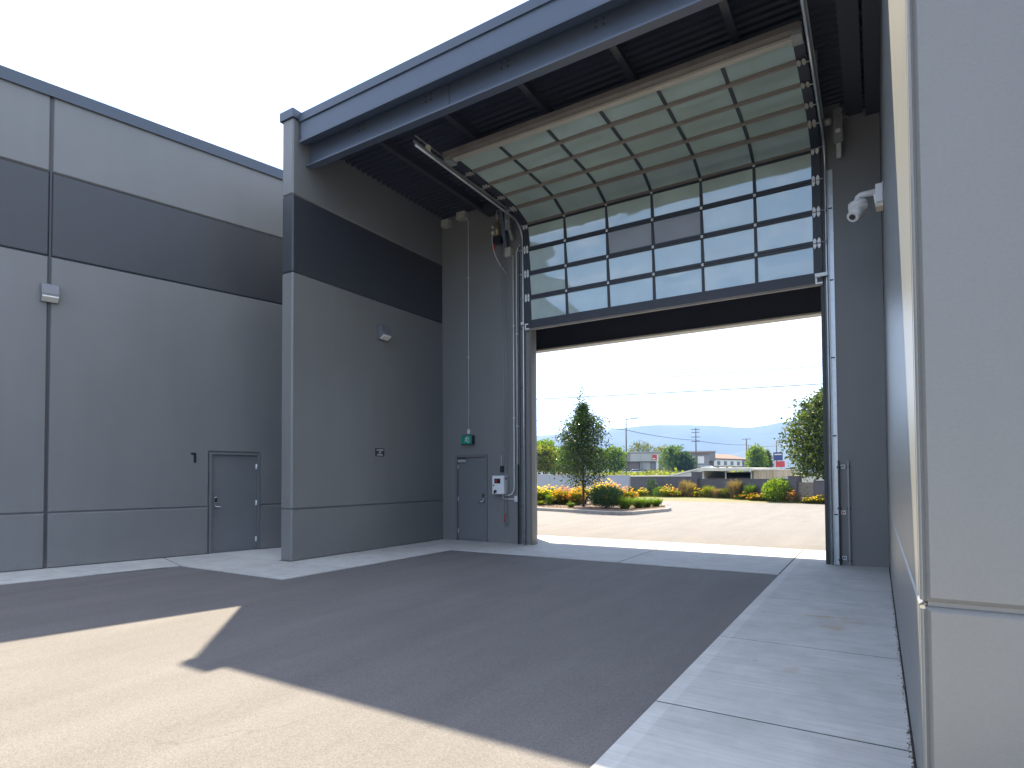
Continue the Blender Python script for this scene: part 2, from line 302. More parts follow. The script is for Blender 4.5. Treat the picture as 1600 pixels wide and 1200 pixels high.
def asphalt(name, col):
    m = mat(name, col, 0.86, var=0.07, vs=0.8, bump=0.45, bs=190, spec=0.35, speck=0.18, ss=150)
    nt = m.node_tree; L = nt.links; P = nt.nodes['Principled BSDF']
    src = P.inputs['Base Color'].links[0].from_socket
    g = nd(nt, 'ShaderNodeNewGeometry')
    mp2 = nd(nt, 'ShaderNodeMapping'); mp2.inputs['Scale'].default_value = (0.9, 0.12, 1); mp2.inputs['Rotation'].default_value = (0, 0, 0.2)
    n = nd(nt, 'ShaderNodeTexNoise'); n.inputs['Scale'].default_value = 2.2; n.inputs['Detail'].default_value = 8; n.inputs['Roughness'].default_value = 0.65
    L.new(g.outputs['Position'], mp2.inputs[0]); L.new(mp2.outputs[0], n.inputs['Vector'])
    a = nd(nt, 'ShaderNodeMapRange'); a.inputs['From Min'].default_value = 0.3; a.inputs['From Max'].default_value = 0.7; a.inputs['To Min'].default_value = 0.88; a.inputs['To Max'].default_value = 1.1
    L.new(n.outputs['Fac'], a.inputs[0])
    v = nd(nt, 'ShaderNodeTexVoronoi'); v.inputs['Scale'].default_value = 120
    L.new(g.outputs['Position'], v.inputs['Vector'])
    sp = nd(nt, 'ShaderNodeSeparateColor'); L.new(v.outputs['Color'], sp.inputs[0])
    c = nd(nt, 'ShaderNodeMapRange'); c.inputs['From Min'].default_value = 0.0; c.inputs['From Max'].default_value = 1; c.inputs['To Min'].default_value = 0.82; c.inputs['To Max'].default_value = 1.18
    L.new(sp.outputs[0], c.inputs[0])
    mm = nd(nt, 'ShaderNodeMath', operation='MULTIPLY'); L.new(a.outputs[0], mm.inputs[0]); L.new(c.outputs[0], mm.inputs[1])
    vm = nd(nt, 'ShaderNodeVectorMath', operation='SCALE'); L.new(src, vm.inputs[0]); L.new(mm.outputs[0], vm.inputs['Scale'])
    cv = nd(nt, 'ShaderNodeTexVoronoi', feature='DISTANCE_TO_EDGE'); cv.inputs['Scale'].default_value = 0.33
    wn_ = nd(nt, 'ShaderNodeTexNoise'); wn_.inputs['Scale'].default_value = 1.6; wn_.inputs['Detail'].default_value = 6
    L.new(g.outputs['Position'], wn_.inputs['Vector'])
    wv = nd(nt, 'ShaderNodeVectorMath', operation='MULTIPLY_ADD'); wv.inputs[1].default_value = (.9, .9, 0)
    L.new(wn_.outputs['Color'], wv.inputs[0]); L.new(g.outputs['Position'], wv.inputs[2]); L.new(wv.outputs[0], cv.inputs['Vector'])
    ce = nd(nt, 'ShaderNodeMapRange'); ce.inputs['From Min'].default_value = 0.0015; ce.inputs['From Max'].default_value = 0.0042; ce.inputs['To Min'].default_value = 1; ce.inputs['To Max'].default_value = 0
    L.new(cv.outputs['Distance'], ce.inputs[0])
    mk = nd(nt, 'ShaderNodeTexNoise'); mk.inputs['Scale'].default_value = 0.28; L.new(g.outputs['Position'], mk.inputs['Vector'])
    mr_ = nd(nt, 'ShaderNodeMapRange'); mr_.inputs['From Min'].default_value = 0.58; mr_.inputs['From Max'].default_value = 0.66; L.new(mk.outputs['Fac'], mr_.inputs[0])
    cm = nd(nt, 'ShaderNodeMath', operation='MULTIPLY'); L.new(ce.outputs[0], cm.inputs[0]); L.new(mr_.outputs[0], cm.inputs[1])
    dv_ = nd(nt, 'ShaderNodeTexVoronoi'); dv_.inputs['Scale'].default_value = 0.8; L.new(wv.outputs[0], dv_.inputs['Vector'])
    dd_ = nd(nt, 'ShaderNodeMapRange'); dd_.inputs['From Min'].default_value = 0.03; dd_.inputs['From Max'].default_value = 0.13; dd_.inputs['To Min'].default_value = 0.16; dd_.inputs['To Max'].default_value = 0
    L.new(dv_.outputs['Distance'], dd_.inputs[0])
    c5 = nd(nt, 'ShaderNodeMath', operation='MULTIPLY_ADD'); c5.inputs[1].default_value = -0.16; L.new(cm.outputs[0], c5.inputs[0]); c5.inputs[2].default_value = 1.0
    c6 = nd(nt, 'ShaderNodeMath', operation='SUBTRACT'); L.new(c5.outputs[0], c6.inputs[0]); L.new(dd_.outputs[0], c6.inputs[1])
    vm6 = nd(nt, 'ShaderNodeVectorMath', operation='SCALE'); L.new(vm.outputs[0], vm6.inputs[0]); L.new(c6.outputs[0], vm6.inputs['Scale'])
    L.new(vm6.outputs[0], P.inputs['Base Color'])
    return m
M['asphalt'] = asphalt('asphalt', (0.155, 0.146, 0.145))

# ------------------------------------------------------------------ mesh builder
class MB:
    def __init__(s): s.v = []; s.f = []; s.sm = []
    def add(s, vs, fs, smooth=False):
        o = len(s.v); s.v += [tuple(v) for v in vs]
        s.f += [tuple(i + o for i in f) for f in fs]; s.sm += [smooth] * len(fs)
        return s
    def box(s, x0, x1, y0, y1, z0, z1, m=None):
        p = [(x, y, z) for z in (z0, z1) for y in (y0, y1) for x in (x0, x1)]
        if m: p = [m(*q) for q in p]
        return s.add(p, [(0, 2, 3, 1), (4, 5, 7, 6), (0, 1, 5, 4), (2, 6, 7, 3), (0, 4, 6, 2), (1, 3, 7, 5)])
    def cbox(s, x0, x1, y0, y1, z0, z1, c=0.01, m=None):       # box with chamfered edges (8 corners cut)
        vs = []; X = (x0, x1); Y = (y0, y1); Z = (z0, z1)
        idx = {}
        for i in (0, 1):
            for j in (0, 1):
                for k in (0, 1):
                    dx = c if i == 0 else -c; dy = c if j == 0 else -c; dz = c if k == 0 else -c
                    for a, q in enumerate(((X[i], Y[j] + dy, Z[k] + dz), (X[i] + dx, Y[j], Z[k] + dz), (X[i] + dx, Y[j] + dy, Z[k]))):
                        idx[(i, j, k, a)] = len(vs); vs.append(m(*q) if m else q)
        F = []
        for i in (0, 1): F.append([idx[(i, j, k, 0)] for j, k in ((0, 0), (0, 1), (1, 1), (1, 0))])
        for j in (0, 1): F.append([idx[(i, j, k, 1)] for i, k in ((0, 0), (0, 1), (1, 1), (1, 0))])
        for k in (0, 1): F.append([idx[(i, j, k, 2)] for i, j in ((0, 0), (0, 1), (1, 1), (1, 0))])
        for i in (0, 1):
            for j in (0, 1): F.append([idx[(i, j, 0, 0)], idx[(i, j, 1, 0)], idx[(i, j, 1, 1)], idx[(i, j, 0, 1)]])
            for k in (0, 1): F.append([idx[(i, 0, k, 0)], idx[(i, 1, k, 0)], idx[(i, 1, k, 2)], idx[(i, 0, k, 2)]])
        for j in (0, 1):
            for k in (0, 1): F.append([idx[(0, j, k, 1)], idx[(1, j, k, 1)], idx[(1, j, k, 2)], idx[(0, j, k, 2)]])
        for i in (0, 1):
            for j in (0, 1):
                for k in (0, 1): F.append([idx[(i, j, k, 0)], idx[(i, j, k, 1)], idx[(i, j, k, 2)]])
        return s.add(vs, F)
    def tube(s, pts, r, n=8, r2=None, cap=True):
        pts = [Vector(p) for p in pts]; K = len(pts); vs = []; fs = []
        t0 = (pts[1] - pts[0]).normalized()
        a = t0.orthogonal().normalized()
        for k, p in enumerate(pts):
            if k == 0: t = pts[1] - pts[0]
            elif k == K - 1: t = pts[-1] - pts[-2]
            else: t = (pts[k + 1] - pts[k]).normalized() + (pts[k] - pts[k - 1]).normalized()
            t.normalize(); a = (a - t * a.dot(t)).normalized(); b = t.cross(a)
            if isinstance(r, (list, tuple)): rr = r[k]
            else: rr = r if r2 is None else r + (r2 - r) * k / (K - 1)
            vs += [p + (a * cos(2 * pi * i / n) + b * sin(2 * pi * i / n)) * rr for i in range(n)]
        for k in range(K - 1):
            for i in range(n):
                j = (i + 1) % n; fs.append((k * n + i, k * n + j, (k + 1) * n + j, (k + 1) * n + i))
        o = len(s.v); s.add(vs, fs, True)
        if cap:
            s.f += [tuple(o + i for i in range(n))[::-1], tuple(o + (K - 1) * n + i for i in range(n))]; s.sm += [False, False]
        return s
    def cyl(s, p, q, r, n=12, r2=None): return s.tube([p, q], r, n, r2)
    def ball(s, c, r, sc=(1, 1, 1), nu=14, nv=8):
        vs = [(c[0], c[1], c[2] - r * sc[2])]
        for j in range(1, nv):
            th = pi * j / nv
            for i in range(nu):
                ph = 2 * pi * i / nu
                vs.append((c[0] + r * sc[0] * sin(th) * cos(ph), c[1] + r * sc[1] * sin(th) * sin(ph), c[2] - r * sc[2] * cos(th)))
        vs.append((c[0], c[1], c[2] + r * sc[2])); fs = []
        for i in range(nu): fs.append((0, 1 + (i + 1) % nu, 1 + i))
        for j in range(nv - 2):
            for i in range(nu):
                a = 1 + j * nu + i; b = 1 + j * nu + (i + 1) % nu; fs.append((a, b, b + nu, a + nu))
        t = len(vs) - 1; o = 1 + (nv - 2) * nu
        for i in range(nu): fs.append((o + i, o + (i + 1) % nu, t))
        return s.add(vs, fs, True)
    def prism(s, pts, w0, w1, m):                        # closed outline (u, v) extruded from w0 to w1; m(u, v, w)
        n = len(pts)
        vs = [m(u, v, w0) for u, v in pts] + [m(u, v, w1) for u, v in pts]
        fs = [tuple(range(n)), tuple(range(2 * n - 1, n - 1, -1))] + [(i, (i + 1) % n, n + (i + 1) % n, n + i) for i in range(n)]
        return s.add(vs, fs)
    def panel(s, pts, m, th, c):                         # outline with chamfered rim on the face w = 0, thickness th behind
        n = len(pts)
        A = sum(pts[i][0] * pts[(i + 1) % n][1] - pts[(i + 1) % n][0] * pts[i][1] for i in range(n))
        if A < 0: pts = pts[::-1]
        ins = []
        for i in range(n):
            p0, p1, p2 = Vector(pts[i - 1]), Vector(pts[i]), Vector(pts[(i + 1) % n])
            d1 = (p1 - p0).normalized(); d2 = (p2 - p1).normalized()
            n1 = Vector((-d1.y, d1.x)); n2 = Vector((-d2.y, d2.x))
            b = n1 + n2; b = b / max(1e-6, b.dot(n1))
            ins.append(p1 + b * c)
        vs = [m(u, v, 0) for u, v in ins] + [m(u, v, -c) for u, v in pts] + [m(u, v, -th) for u, v in pts]
        fs = [tuple(range(n)), tuple(range(3 * n - 1, 2 * n - 1, -1))]
        for i in range(n):
            j = (i + 1) % n
            fs += [(i, j, n + j, n + i), (n + i, n + j, 2 * n + j, 2 * n + i)]
        return s.add(vs, fs)
    def mesh(s, name, org=(0, 0, 0), fix=True):
        me = bpy.data.meshes.new(name)
        me.from_pydata([(v[0] - org[0], v[1] - org[1], v[2] - org[2]) for v in s.v], [], s.f)
        me.polygons.foreach_set('use_smooth', s.sm)
        if fix:
            bm = bmesh.new(); bm.from_mesh(me); bmesh.ops.recalc_face_normals(bm, faces=bm.faces); bm.to_mesh(me); bm.free()
        me.update(); return me
    def part(s, name, mt, parent=None, org=None, label=None, fix=True):
        o_ = org if org is not None else (ROOT(parent) if parent else (0, 0, 0))
        me = s.mesh(name, o_, fix); me.materials.append(mt)
        o = bpy.data.objects.new(name, me); COL.objects.link(o)
        if parent: o.parent = parent
        if label: o['label'] = label
        return o

def ROOT(o):
    while o.parent: o = o.parent
    return tuple(o.location) if not o.get('_local') else (0, 0, 0)
LOCAL = []
def thing(name, label, cat, loc=(0, 0, 0), rz=0, group=None, local=False):
    o = bpy.data.objects.new(name, None); COL.objects.link(o)
    o.location = loc; o.rotation_euler = (0, 0, rz); o['label'] = label; o['category'] = cat
    o.empty_display_size = 0.2
    if group: o['group'] = group
    if local: LOCAL.append(o); o['_local'] = 1
    return o
def tag(o, label, cat, group=None):
    o['label'] = label; o['category'] = cat
    if group: o['group'] = group
    return o
def solo(mb, name, mt, label, cat, loc, group=None, fix=True):
    o = mb.part(name, mt, None, org=loc, fix=fix); o.location = loc
    return tag(o, label, cat, group)
def struct(mb, name, mt, parent=None, fix=True):
    o = mb.part(name, mt, parent, fix=fix)
    if not parent: o['kind'] = 'structure'
    return o
def clone(root, loc, label=None):
    r = root.copy(); COL.objects.link(r); r.location = loc
    if label: r['label'] = label
    for ch in list(root.children):
        c = ch.copy(); COL.objects.link(c); c.parent = r
        for g in ch.children:
            d = g.copy(); COL.objects.link(d); d.parent = c
    return r

# ------------------------------------------------------------------ main dimensions (metres; camera above the origin)
XW, YD, XR = -9.5, 11.98, 0.155          # wing wall face, door wall face, right wall face
YF = 3.23                                # face of the right building that looks at the street
YWE = 7.38                               # front end of the wing wall
FW = lambda u, z, d: (XW + d, u, z)
FD = lambda u, z, d: (u, YD - d, z)
FR = lambda u, z, d: (XR - d, u, z)
FF = lambda u, z, d: (u, YF - d, z)
FL = lambda u, z, d: (d, u, z)           # in the left building's own frame
FG = lambda x, y, d: (x, y, d)
AL = radians(13.0614)
NL = Vector((cos(AL), -sin(AL), 0)); TL = Vector((sin(AL), cos(AL), 0)); CL = -13.33
LW = lambda t, n: (NL.x * (CL + n) + TL.x * t, NL.y * (CL + n) + TL.y * t)     # along-wall t, in front n

# ------------------------------------------------------------------ ground
mb = MB()
xs = [-3200, -1500, -700, -400, -250, -180, -130, -100, -80, -60, -50, -40, -20, 0, 20, 60, 120, 300, 900, 3200]
ys = [-3200, -1500, -600, -200, -60, 0, 20, 36, 44, 50, 56, 62, 70, 80, 90, 100, 120, 150, 180, 220, 280, 400, 700, 1400, 3200]
def tz(x, y):
    d = y - (35.5 - 0.618 * min(0, max(x, -60)))         # beyond the garden wall
    h = 0
    if d > 3: h = 1.85 * min(1, (d - 3) / 38.0) ** 0.8
    if d > 40: h = 1.85
    if y > 260: h = 1.85 - min(1, (y - 260) / 600) * 6
    return h - 0.06
vs = [(x, y, tz(x, y)) for y in ys for x in xs]; nx = len(xs)
mb.add(vs, [(j * nx + i, j * nx + i + 1, (j + 1) * nx + i + 1, (j + 1) * nx + i) for j in range(len(ys) - 1) for i in range(nx - 1)], True)
terrain = struct(mb, 'ground', M['terrain'], fix=False)

mb = MB()
lot = [(-60, -45), (45, -45), (45, 10), (45, 20), (6, 33.6), (-2.2, 37.0), (-14.0, 42.0), (-18, 45), (-34, 55), (-60, 60)]
mb.add([(x, y, 0) for x, y in lot], [tuple(range(len(lot)))])
struct(mb, 'asphalt_pavement', M['asphalt'], fix=False)

def shrink(pts, c_):
    n = len(pts); A = sum(pts[i][0] * pts[(i + 1) % n][1] - pts[(i + 1) % n][0] * pts[i][1] for i in range(n))
    if A < 0: pts = pts[::-1]
    out = []
    for i in range(n):
        p0, p1, p2 = Vector(pts[i - 1]).xy, Vector(pts[i]).xy, Vector(pts[(i + 1) % n]).xy
        d1 = (p1 - p0).normalized(); d2 = (p2 - p1).normalized(); n1 = Vector((-d1.y, d1.x)); n2 = Vector((-d2.y, d2.x))
        b = n1 + n2; b = b / max(1e-6, b.dot(n1)); out.append(p1 + b * c_)
    return [tuple(p) for p in out]
paving = bpy.data.objects.new('concrete_paving', None); COL.objects.link(paving); paving['kind'] = 'structure'
def slab(pts, z=0.014, g=0.002):
    pts = shrink(pts, 0.011)
    mb = MB().panel(pts, lambda x, y, d: (x, y, z + d), 0.09, g)
    return mb.part('slab', M['concrete'], paving)
# right walk along the grey wall
ye = [-6.0, -3.9, -1.85, 0.1, 2.1, 4.12, 6.10, 8.36, 10.35]
for a, b in zip(ye, ye[1:]):
    hi = XR if a >= YF else XR
    slab([(-1.37, a), (XR if b > YF or a > YF else XR + 0.9, a), (XR if b > YF or a > YF else XR + 0.9, b), (-1.37, b)])
for a, b in ((XR + .9, 3.4), (3.4, 5.9), (5.9, 8.4), (8.4, 11)): slab([(a, .1), (b, .1), (b, YF), (a, YF)])  # unseen slabs round the corner, added to bounce light onto the front panel
# apron at the door
xa = [XW - 0.0, -6.95, -4.10, -1.37, XR]
for a, b in zip(xa, xa[1:]):
    slab([(a, 10.35), (b, 10.35), (b, 14.06), (a, 14.06)])
# walk beside the wing wall and round its end to the left building
slab([(-7.95, 8.9), (-7.95, 10.35), (XW, 10.35), (XW, 8.9)])
slab([(-7.95, 7.365), (-7.95, 8.9), (XW, 8.9), (XW, 7.365)])
q0 = LW(3.2, 1.5); q1 = LW(3.2, 0)
slab([(-7.95, 6.02), (-7.95, 7.365), (-9.6, 7.365), (-9.6, 6.02)])
p1 = LW(4.468, 0)
slab([(-9.6, 6.02), (-9.6, 7.365), p1, (LW(3.52, 0)[0], LW(3.52, 0)[1]), (-10.83, 6.02)])
slab([(-9.86, 7.365), (-9.86, 10.6), LW(7.9, 0), LW(4.468, 0)])
for a, b in ((3.52, 0.9), (0.9, -1.9), (-1.9, -4.7), (-4.7, -7.5), (-7.5, -10.3)):
    A1 = LW(a, 1.47) if a < 3 else (-10.83, 6.02)
    slab([LW(a, 0), A1, LW(b, 1.47), LW(b, 0)])

M['joint'] = mat('dark_joint_filler', (0.035, 0.033, 0.03), 0.9)
mb = MB()
for pl in ([(-1.352, -6), (XR, -6), (XR, 10.35), (-1.352, 10.35)], [(XW, 10.37), (XR, 10.37), (XR, 14.04), (XW, 14.04)], [(-7.97, 6.04), (-7.97, 10.36), (XW, 10.36), (XW, 6.04)],
           [(XW - .001, 6.04), (XW - .001, 10.36), LW(7.7, 0.0), LW(3.52, 0.0), (-10.83, 6.04)], [LW(3.51, 0), LW(3.2, 1.44), LW(-10.3, 1.44), LW(-10.3, 0)]):
    mb.add([(x, y, 0.0095) for x, y in pl], [tuple(range(len(pl)))])
struct(mb, 'joint_bed', M['joint'], fix=False)
# ------------------------------------------------------------------ left building
lroot = thing('left_warehouse_wall', 'long grey concrete wall with dark painted band and dark coping, numbered 1, at the left', 'building',
              (CL * NL.x, CL * NL.y, 0), -AL, local=True)
c = 0.028
def lp(pts, name, mt): return MB().panel(pts, FL, 0.25, c).part(name, mt, lroot, org=(0, 0, 0))
dy0, dy1, dz1 = 4.36, 5.42, 2.16
j0, j1, ZB, ZT, ZC = 1.63, 1.655, 5.62, 7.16, 8.58
lp([(j1, 0), (dy0, 0), (dy0, 1.0), (j1, 1.0)], 'base_panel', M['wall'])
lp([(dy1, 0), (9.6, 0), (9.6, 1.0), (dy1, 1.0)], 'base_panel', M['wall'])
lp([(j1, 1.0), (dy0, 1.0), (dy0, dz1), (dy1, dz1), (dy1, 1.0), (9.6, 1.0), (9.6, ZB), (j1, ZB)], 'wall_panel', M['wall'])
lp([(j1, ZB), (9.6, ZB), (9.6, ZT), (j1, ZT)], 'dark_band_panel', M['band'])
lp([(j1, ZT), (9.6, ZT), (9.6, ZC), (j1, ZC)], 'upper_panel', M['wall'])
gx = 0.93; gz = 4.96
lp([(gx, 0), (j0, 0), (j0, 1.0), (gx, 1.0)], 'base_panel', M['wall'])
lp([(-2.8, gz), (gx, gz), (gx, 1.0), (j0, 1.0), (j0, ZB), (-2.8, ZB)][::-1], 'wall_panel', M['wall'])
lp([(-18, 0), (-2.8, 0), (-2.8, ZB), (-18, ZB)], 'wall_panel', M['wall'])
lp([(-18, ZB), (j0, ZB), (j0, ZT), (-18, ZT)], 'dark_band_panel', M['band'])
lp([(-18, ZT), (j0, ZT), (j0, ZC), (-18, ZC)], 'upper_panel', M['wall'])
MB().box(-0.22, -0.012, j0 - 0.002, j1 + 0.002, 0, ZC).part('joint_sealant', M['band'], lroot, org=(0, 0, 0))
MB().box(-9.0, -0.252, -18, gx - 3.73 - 0.02, 0, ZC - 0.3).box(-9.0, -0.252, gx + 0.02, dy0 - .01, 0, ZC - 0.3).box(-9.0, -0.252, dy1 + .01, 9.6, 0, ZC - 0.3).box(-9.0, -0.6, -18, 9.6, 0.01, ZC - 0.31).part('warehouse_body', M['wall'], lroot, org=(0, 0, 0))
mb = MB().prism([(-0.28, ZC), (0.03, ZC), (0.035, ZC - 0.05), (0.045, ZC - 0.05), (0.045, ZC + 0.17), (-0.28, ZC + 0.20)], -18.02, 9.62, lambda u, v, w: (u, w, v))
mb.part('coping', M['coping'], lroot, org=(0, 0, 0))
# overhead door at the left edge with cream trim
MB().box(-0.17, 0.012, gx - 0.055, gx - 0.003, 0, gz - 0.06).box(-0.17, 0.012, -2.795, -2.74, 0, gz - 0.06).box(-0.17, 0.012, -2.795, gx - 0.003, gz - 0.06, gz - 0.003).part('door_trim', M['cream'], lroot, org=(0, 0, 0))
for k in range(9):
    MB().cbox(-0.20, -0.15, -2.73, gx - 0.06, 0.02 + k * 0.54, 0.02 + k * 0.54 + 0.53, 0.008).part('overhead_door_section', M['cream'], lroot, org=(0, 0, 0))
# wall number
mb = MB().box(0, 0.012, 4.055, 4.10, 1.93, 2.135).box(0, 0.012, 4.00, 4.055, 2.095, 2.135)
o = mb.part('number_one', M['black'], lroot, org=(0, 0, 0)); o['label'] = 'black raised numeral 1 on the wall beside the door'

def man_door(name, label, root_loc, rz, w, h, hinge_right, closer):
    """frame of local coords: x out of the wall, y along it, z up"""
    t = thing(name, label, 'door', root_loc, rz, local=True)
    fw = 0.05
    MB().box(-0.14, 0.012, 0, fw, 0, h).box(-0.14, 0.012, w - fw, w, 0, h).box(-0.14, 0.012, fw, w - fw, h - fw, h).part('frame', M['doorpaint'], t, org=(0, 0, 0))
    lf = MB().cbox(-0.085, -0.038, fw + 0.004, w - fw - 0.004, 0.022, h - fw - 0.004, 0.003).part('door_leaf', M['doorpaint'], t, org=(0, 0, 0))
    MB().box(-0.13, 0.004, fw, w - fw, 0, 0.018).part('threshold', M['galv'], t, org=(0, 0, 0))
    hy = w - fw if hinge_right else fw
    for z in (0.25, 1.05, 1.86):
        MB().cyl((-0.032, hy, z - 0.055), (-0.032, hy, z + 0.055), 0.011, 8).box(-0.036, -0.034, hy - 0.03, hy + 0.0, z - .055, z + .055).part('hinge', M['white_metal'], t, org=(0, 0, 0))
    ly = fw + 0.085 if hinge_right else w - fw - 0.085
    sgn = 1 if hinge_right else -1
    o = MB().cbox(-0.036, -0.012, ly - 0.035, ly + 0.035, 1.02, 1.20, 0.006).part('lock_plate', M['chrome'], t, org=(0, 0, 0))
    MB().box(-0.012, -0.008, ly - 0.024, ly + 0.024, 1.10, 1.185).part('keypad', M['black'], o, org=(0, 0, 0))
    MB().cyl((-0.036, ly, 1.0), (0.018, ly, 1.0), 0.028, 14).cyl((0.016, ly, 1.0), (0.016, ly + sgn * 0.13, 0.995), 0.010, 8).part('lever_handle', M['chrome'], t, org=(0, 0, 0))
    if closer:
        cy = fw + 0.02 if not hinge_right else w - fw - 0.30
        o = MB().cbox(-0.036, 0.02, cy, cy + 0.25, h - fw - 0.125, h - fw - 0.055, 0.006).part('door_closer', M['galv'], t, org=(0, 0, 0))
        MB().box(-0.005, 0.012, cy + 0.02, cy + 0.22, h - fw - 0.05, h - fw - 0.02).cyl((0.006, cy + 0.05, h - fw - 0.055), (0.006, cy + 0.22, h - fw - 0.01), 0.007, 6).part('closer_arm', M['dark_metal'], o, org=(0, 0, 0))
    return t
pL = LW(dy0 + .002, 0)
man_door('service_door', 'grey steel door beside the black numeral 1 on the left wall', (pL[0], pL[1], 0), -AL, dy1 - dy0 - 0.004, dz1 - 0.002, True, False)

def wall_light(name, label, loc, rz, group, tilt=0):
    t = thing(name, label, 'wall light', loc, rz, group=group, local=True)
    # side profile (depth, height): slanted face with lens underneath
    pr = [(0, -0.02), (0.055, -0.02), (0.17, 0.05), (0.17, 0.09), (0.11, 0.26), (0.0, 0.28)]
    MB().prism(pr, -0.125, 0.125, lambda u, v, w: (u, w, v)).part('housing', M['lampbody'], t, org=(0, 0, 0))
    MB().prism([(0.05, -0.028), (0.062, -0.045), (0.172, 0.022), (0.168, 0.046)], -0.118, 0.118, lambda u, v, w: (u, w, v)).part('lens', M['lens'], t, org=(0, 0, 0))
    MB().box(-0.001, 0.018, -0.14, 0.14, -0.04, 0.29).part('back_plate', M['lampbody'], t, org=(0, 0, 0))
    return t
p = LW(1.64, 0.001)
wall_light('wall_light', 'grey wall light over the vertical panel joint of the left wall', (p[0], p[1], 4.82), -AL, 'wall lights')
wall_light('wall_light', 'grey wall light under the dark band of the wing wall', (XW + 0.001, 9.8, 4.76), 0, 'wall lights')

# ------------------------------------------------------------------ wing wall (thick end at YWE)
w = thing('wing_wall', 'thick grey wing wall with a dark band standing left of the driveway', 'wall', (XW, YWE, 0))
YE = 15.27
for nm, z0, z1, mt in (('base_panel', 0, 1.0, 'wall'), ('wall_panel', 1.0, 5.58, 'wall'), ('dark_band_panel', 5.58, 7.1, 'band'), ('upper_panel', 7.1, 8.60, 'wall')):
    MB().cbox(XW - 0.32, XW, YWE, YE, z0, z1, 0.026).part(nm, M[mt], w)
MB().cbox(XW - 0.36, XW + 0.035, YWE - 0.035, YE + 0.03, 8.585, 8.76, 0.004).part('coping', M['coping'], w)

# black notice on the wing wall
t = thing('notice_sign', 'small black notice with three white text lines on the wing wall', 'sign', (XW + 0.001, 9.73, 2.10))
MB().box(XW + 0.001, XW + 0.008, 9.59, 9.87, 2.075, 2.255).part('sign_plate', M['black'], t)
rg = random.Random(3)
def glyphrow(mb, y0, y1, z, hgt, n):
    st = (y1 - y0) / n
    for i in range(n):
        a = y0 + i * st + st * 0.12; b = a + st * 0.72; X0, X1 = XW + 0.0085, XW + 0.010
        k = rg.randrange(4)
        mb.box(X0, X1, a, a + st * 0.2, z, z + hgt)
        if k != 1: mb.box(X0, X1, b - st * .2, b, z + (0.4 * hgt if k == 2 else 0), z + hgt)
        if k != 3: mb.box(X0 + .0003, X1 + .0003, a, b, z + hgt * 0.8, z + hgt)
        mb.box(X0 + .0003, X1 + .0003, a, b, z + hgt * (0.0 if k == 1 else 0.4), z + hgt * (0.2 if k == 1 else 0.6))
mb = MB(); glyphrow(mb, 9.62, 9.84, 2.196, 0.036, 8); glyphrow(mb, 9.635, 9.825, 2.092, 0.036, 7)
X0, X1 = XW + 0.0085, XW + 0.010
mb.box(X0, X1, 9.695, 9.702, 2.144, 2.182).box(X0, X1, 9.72, 9.727, 2.144, 2.182).prism([(9.700, 2.182), (9.706, 2.182), (9.722, 2.144), (9.716, 2.144)], X0, X1, lambda u, v, q: (q + .0003, u, v))
mb.box(X0, X1, 9.737, 9.744, 2.144, 2.182).box(X0, X1, 9.762, 9.769, 2.144, 2.182).box(X0, X1, 9.744, 9.762, 2.175, 2.182).box(X0, X1, 9.744, 9.762, 2.144, 2.151)
mb.part('sign_lettering', M['sign_white'], t)

# ------------------------------------------------------------------ door wall
dw = thing('door_wall', 'grey end wall pierced by the huge overhead door opening and a small exit door', 'wall', (-8, YD, 0))
ex0, ex1, ez = -9.075, -8.105, 2.15
ox0, ox1, oz = -6.85, -0.775, 5.18
MB().panel([(XW + .004, 0), (ex0, 0), (ex0, ez), (ex1, ez), (ex1, 0), (ox0, 0), (ox0, oz), (ox1, oz), (ox1, 0), (XR - .004, 0), (XR - .004, 8.06), (-0.45, 8.06), (-0.45, 8.29), (-8.0, 8.29), (XW + .004, 8.29)], FD, 0.24, 0.006).part('wall_panel', M['wall'], dw)
MB().box(ex0 - .0, ex1, YD + .16, YD + .24, 0, ez).part('rear_blank', M['doorpaint'], dw)
man_door('exit_door', 'grey steel exit door with closer under the green exit sign', (ex0 + .002, YD, 0), -pi / 2, ex1 - ex0 - .004, ez - .002, False, True)

# ------------------------------------------------------------------ canopy roof over the drive
cn = thing('canopy_roof', 'dark steel canopy roof with ribbed deck spanning the driveway', 'roof', (XW, 7.5, 8))
XL_, XRR = XW + 0.003, XR - 0.003
mb = MB().prism([(7.50, 8.15), (7.50, 8.585), (7.47, 8.585), (7.47, 8.50), (7.455, 8.50), (7.455, 8.68), (7.62, 8.69), (7.62, 8.12), (7.455, 8.12), (7.455, 8.165), (7.47, 8.165), (7.47, 8.15)], XW + 0.075, XRR, lambda u, v, w_: (w_, u, v))
mb = MB()
mb.box(XW + 0.075, XRR, 7.50, 7.60, 8.16, 8.52)
f1 = mb.part('fascia', M['steel'], cn)
MB().box(XW + 0.07, XRR, 7.468, 7.66, 8.522, 8.68).part('fascia_coping', M['coping'], cn)
MB().box(XW + 0.07, XRR, 7.475, 7.61, 8.118, 8.158).part('drip_edge', M['coping'], cn)
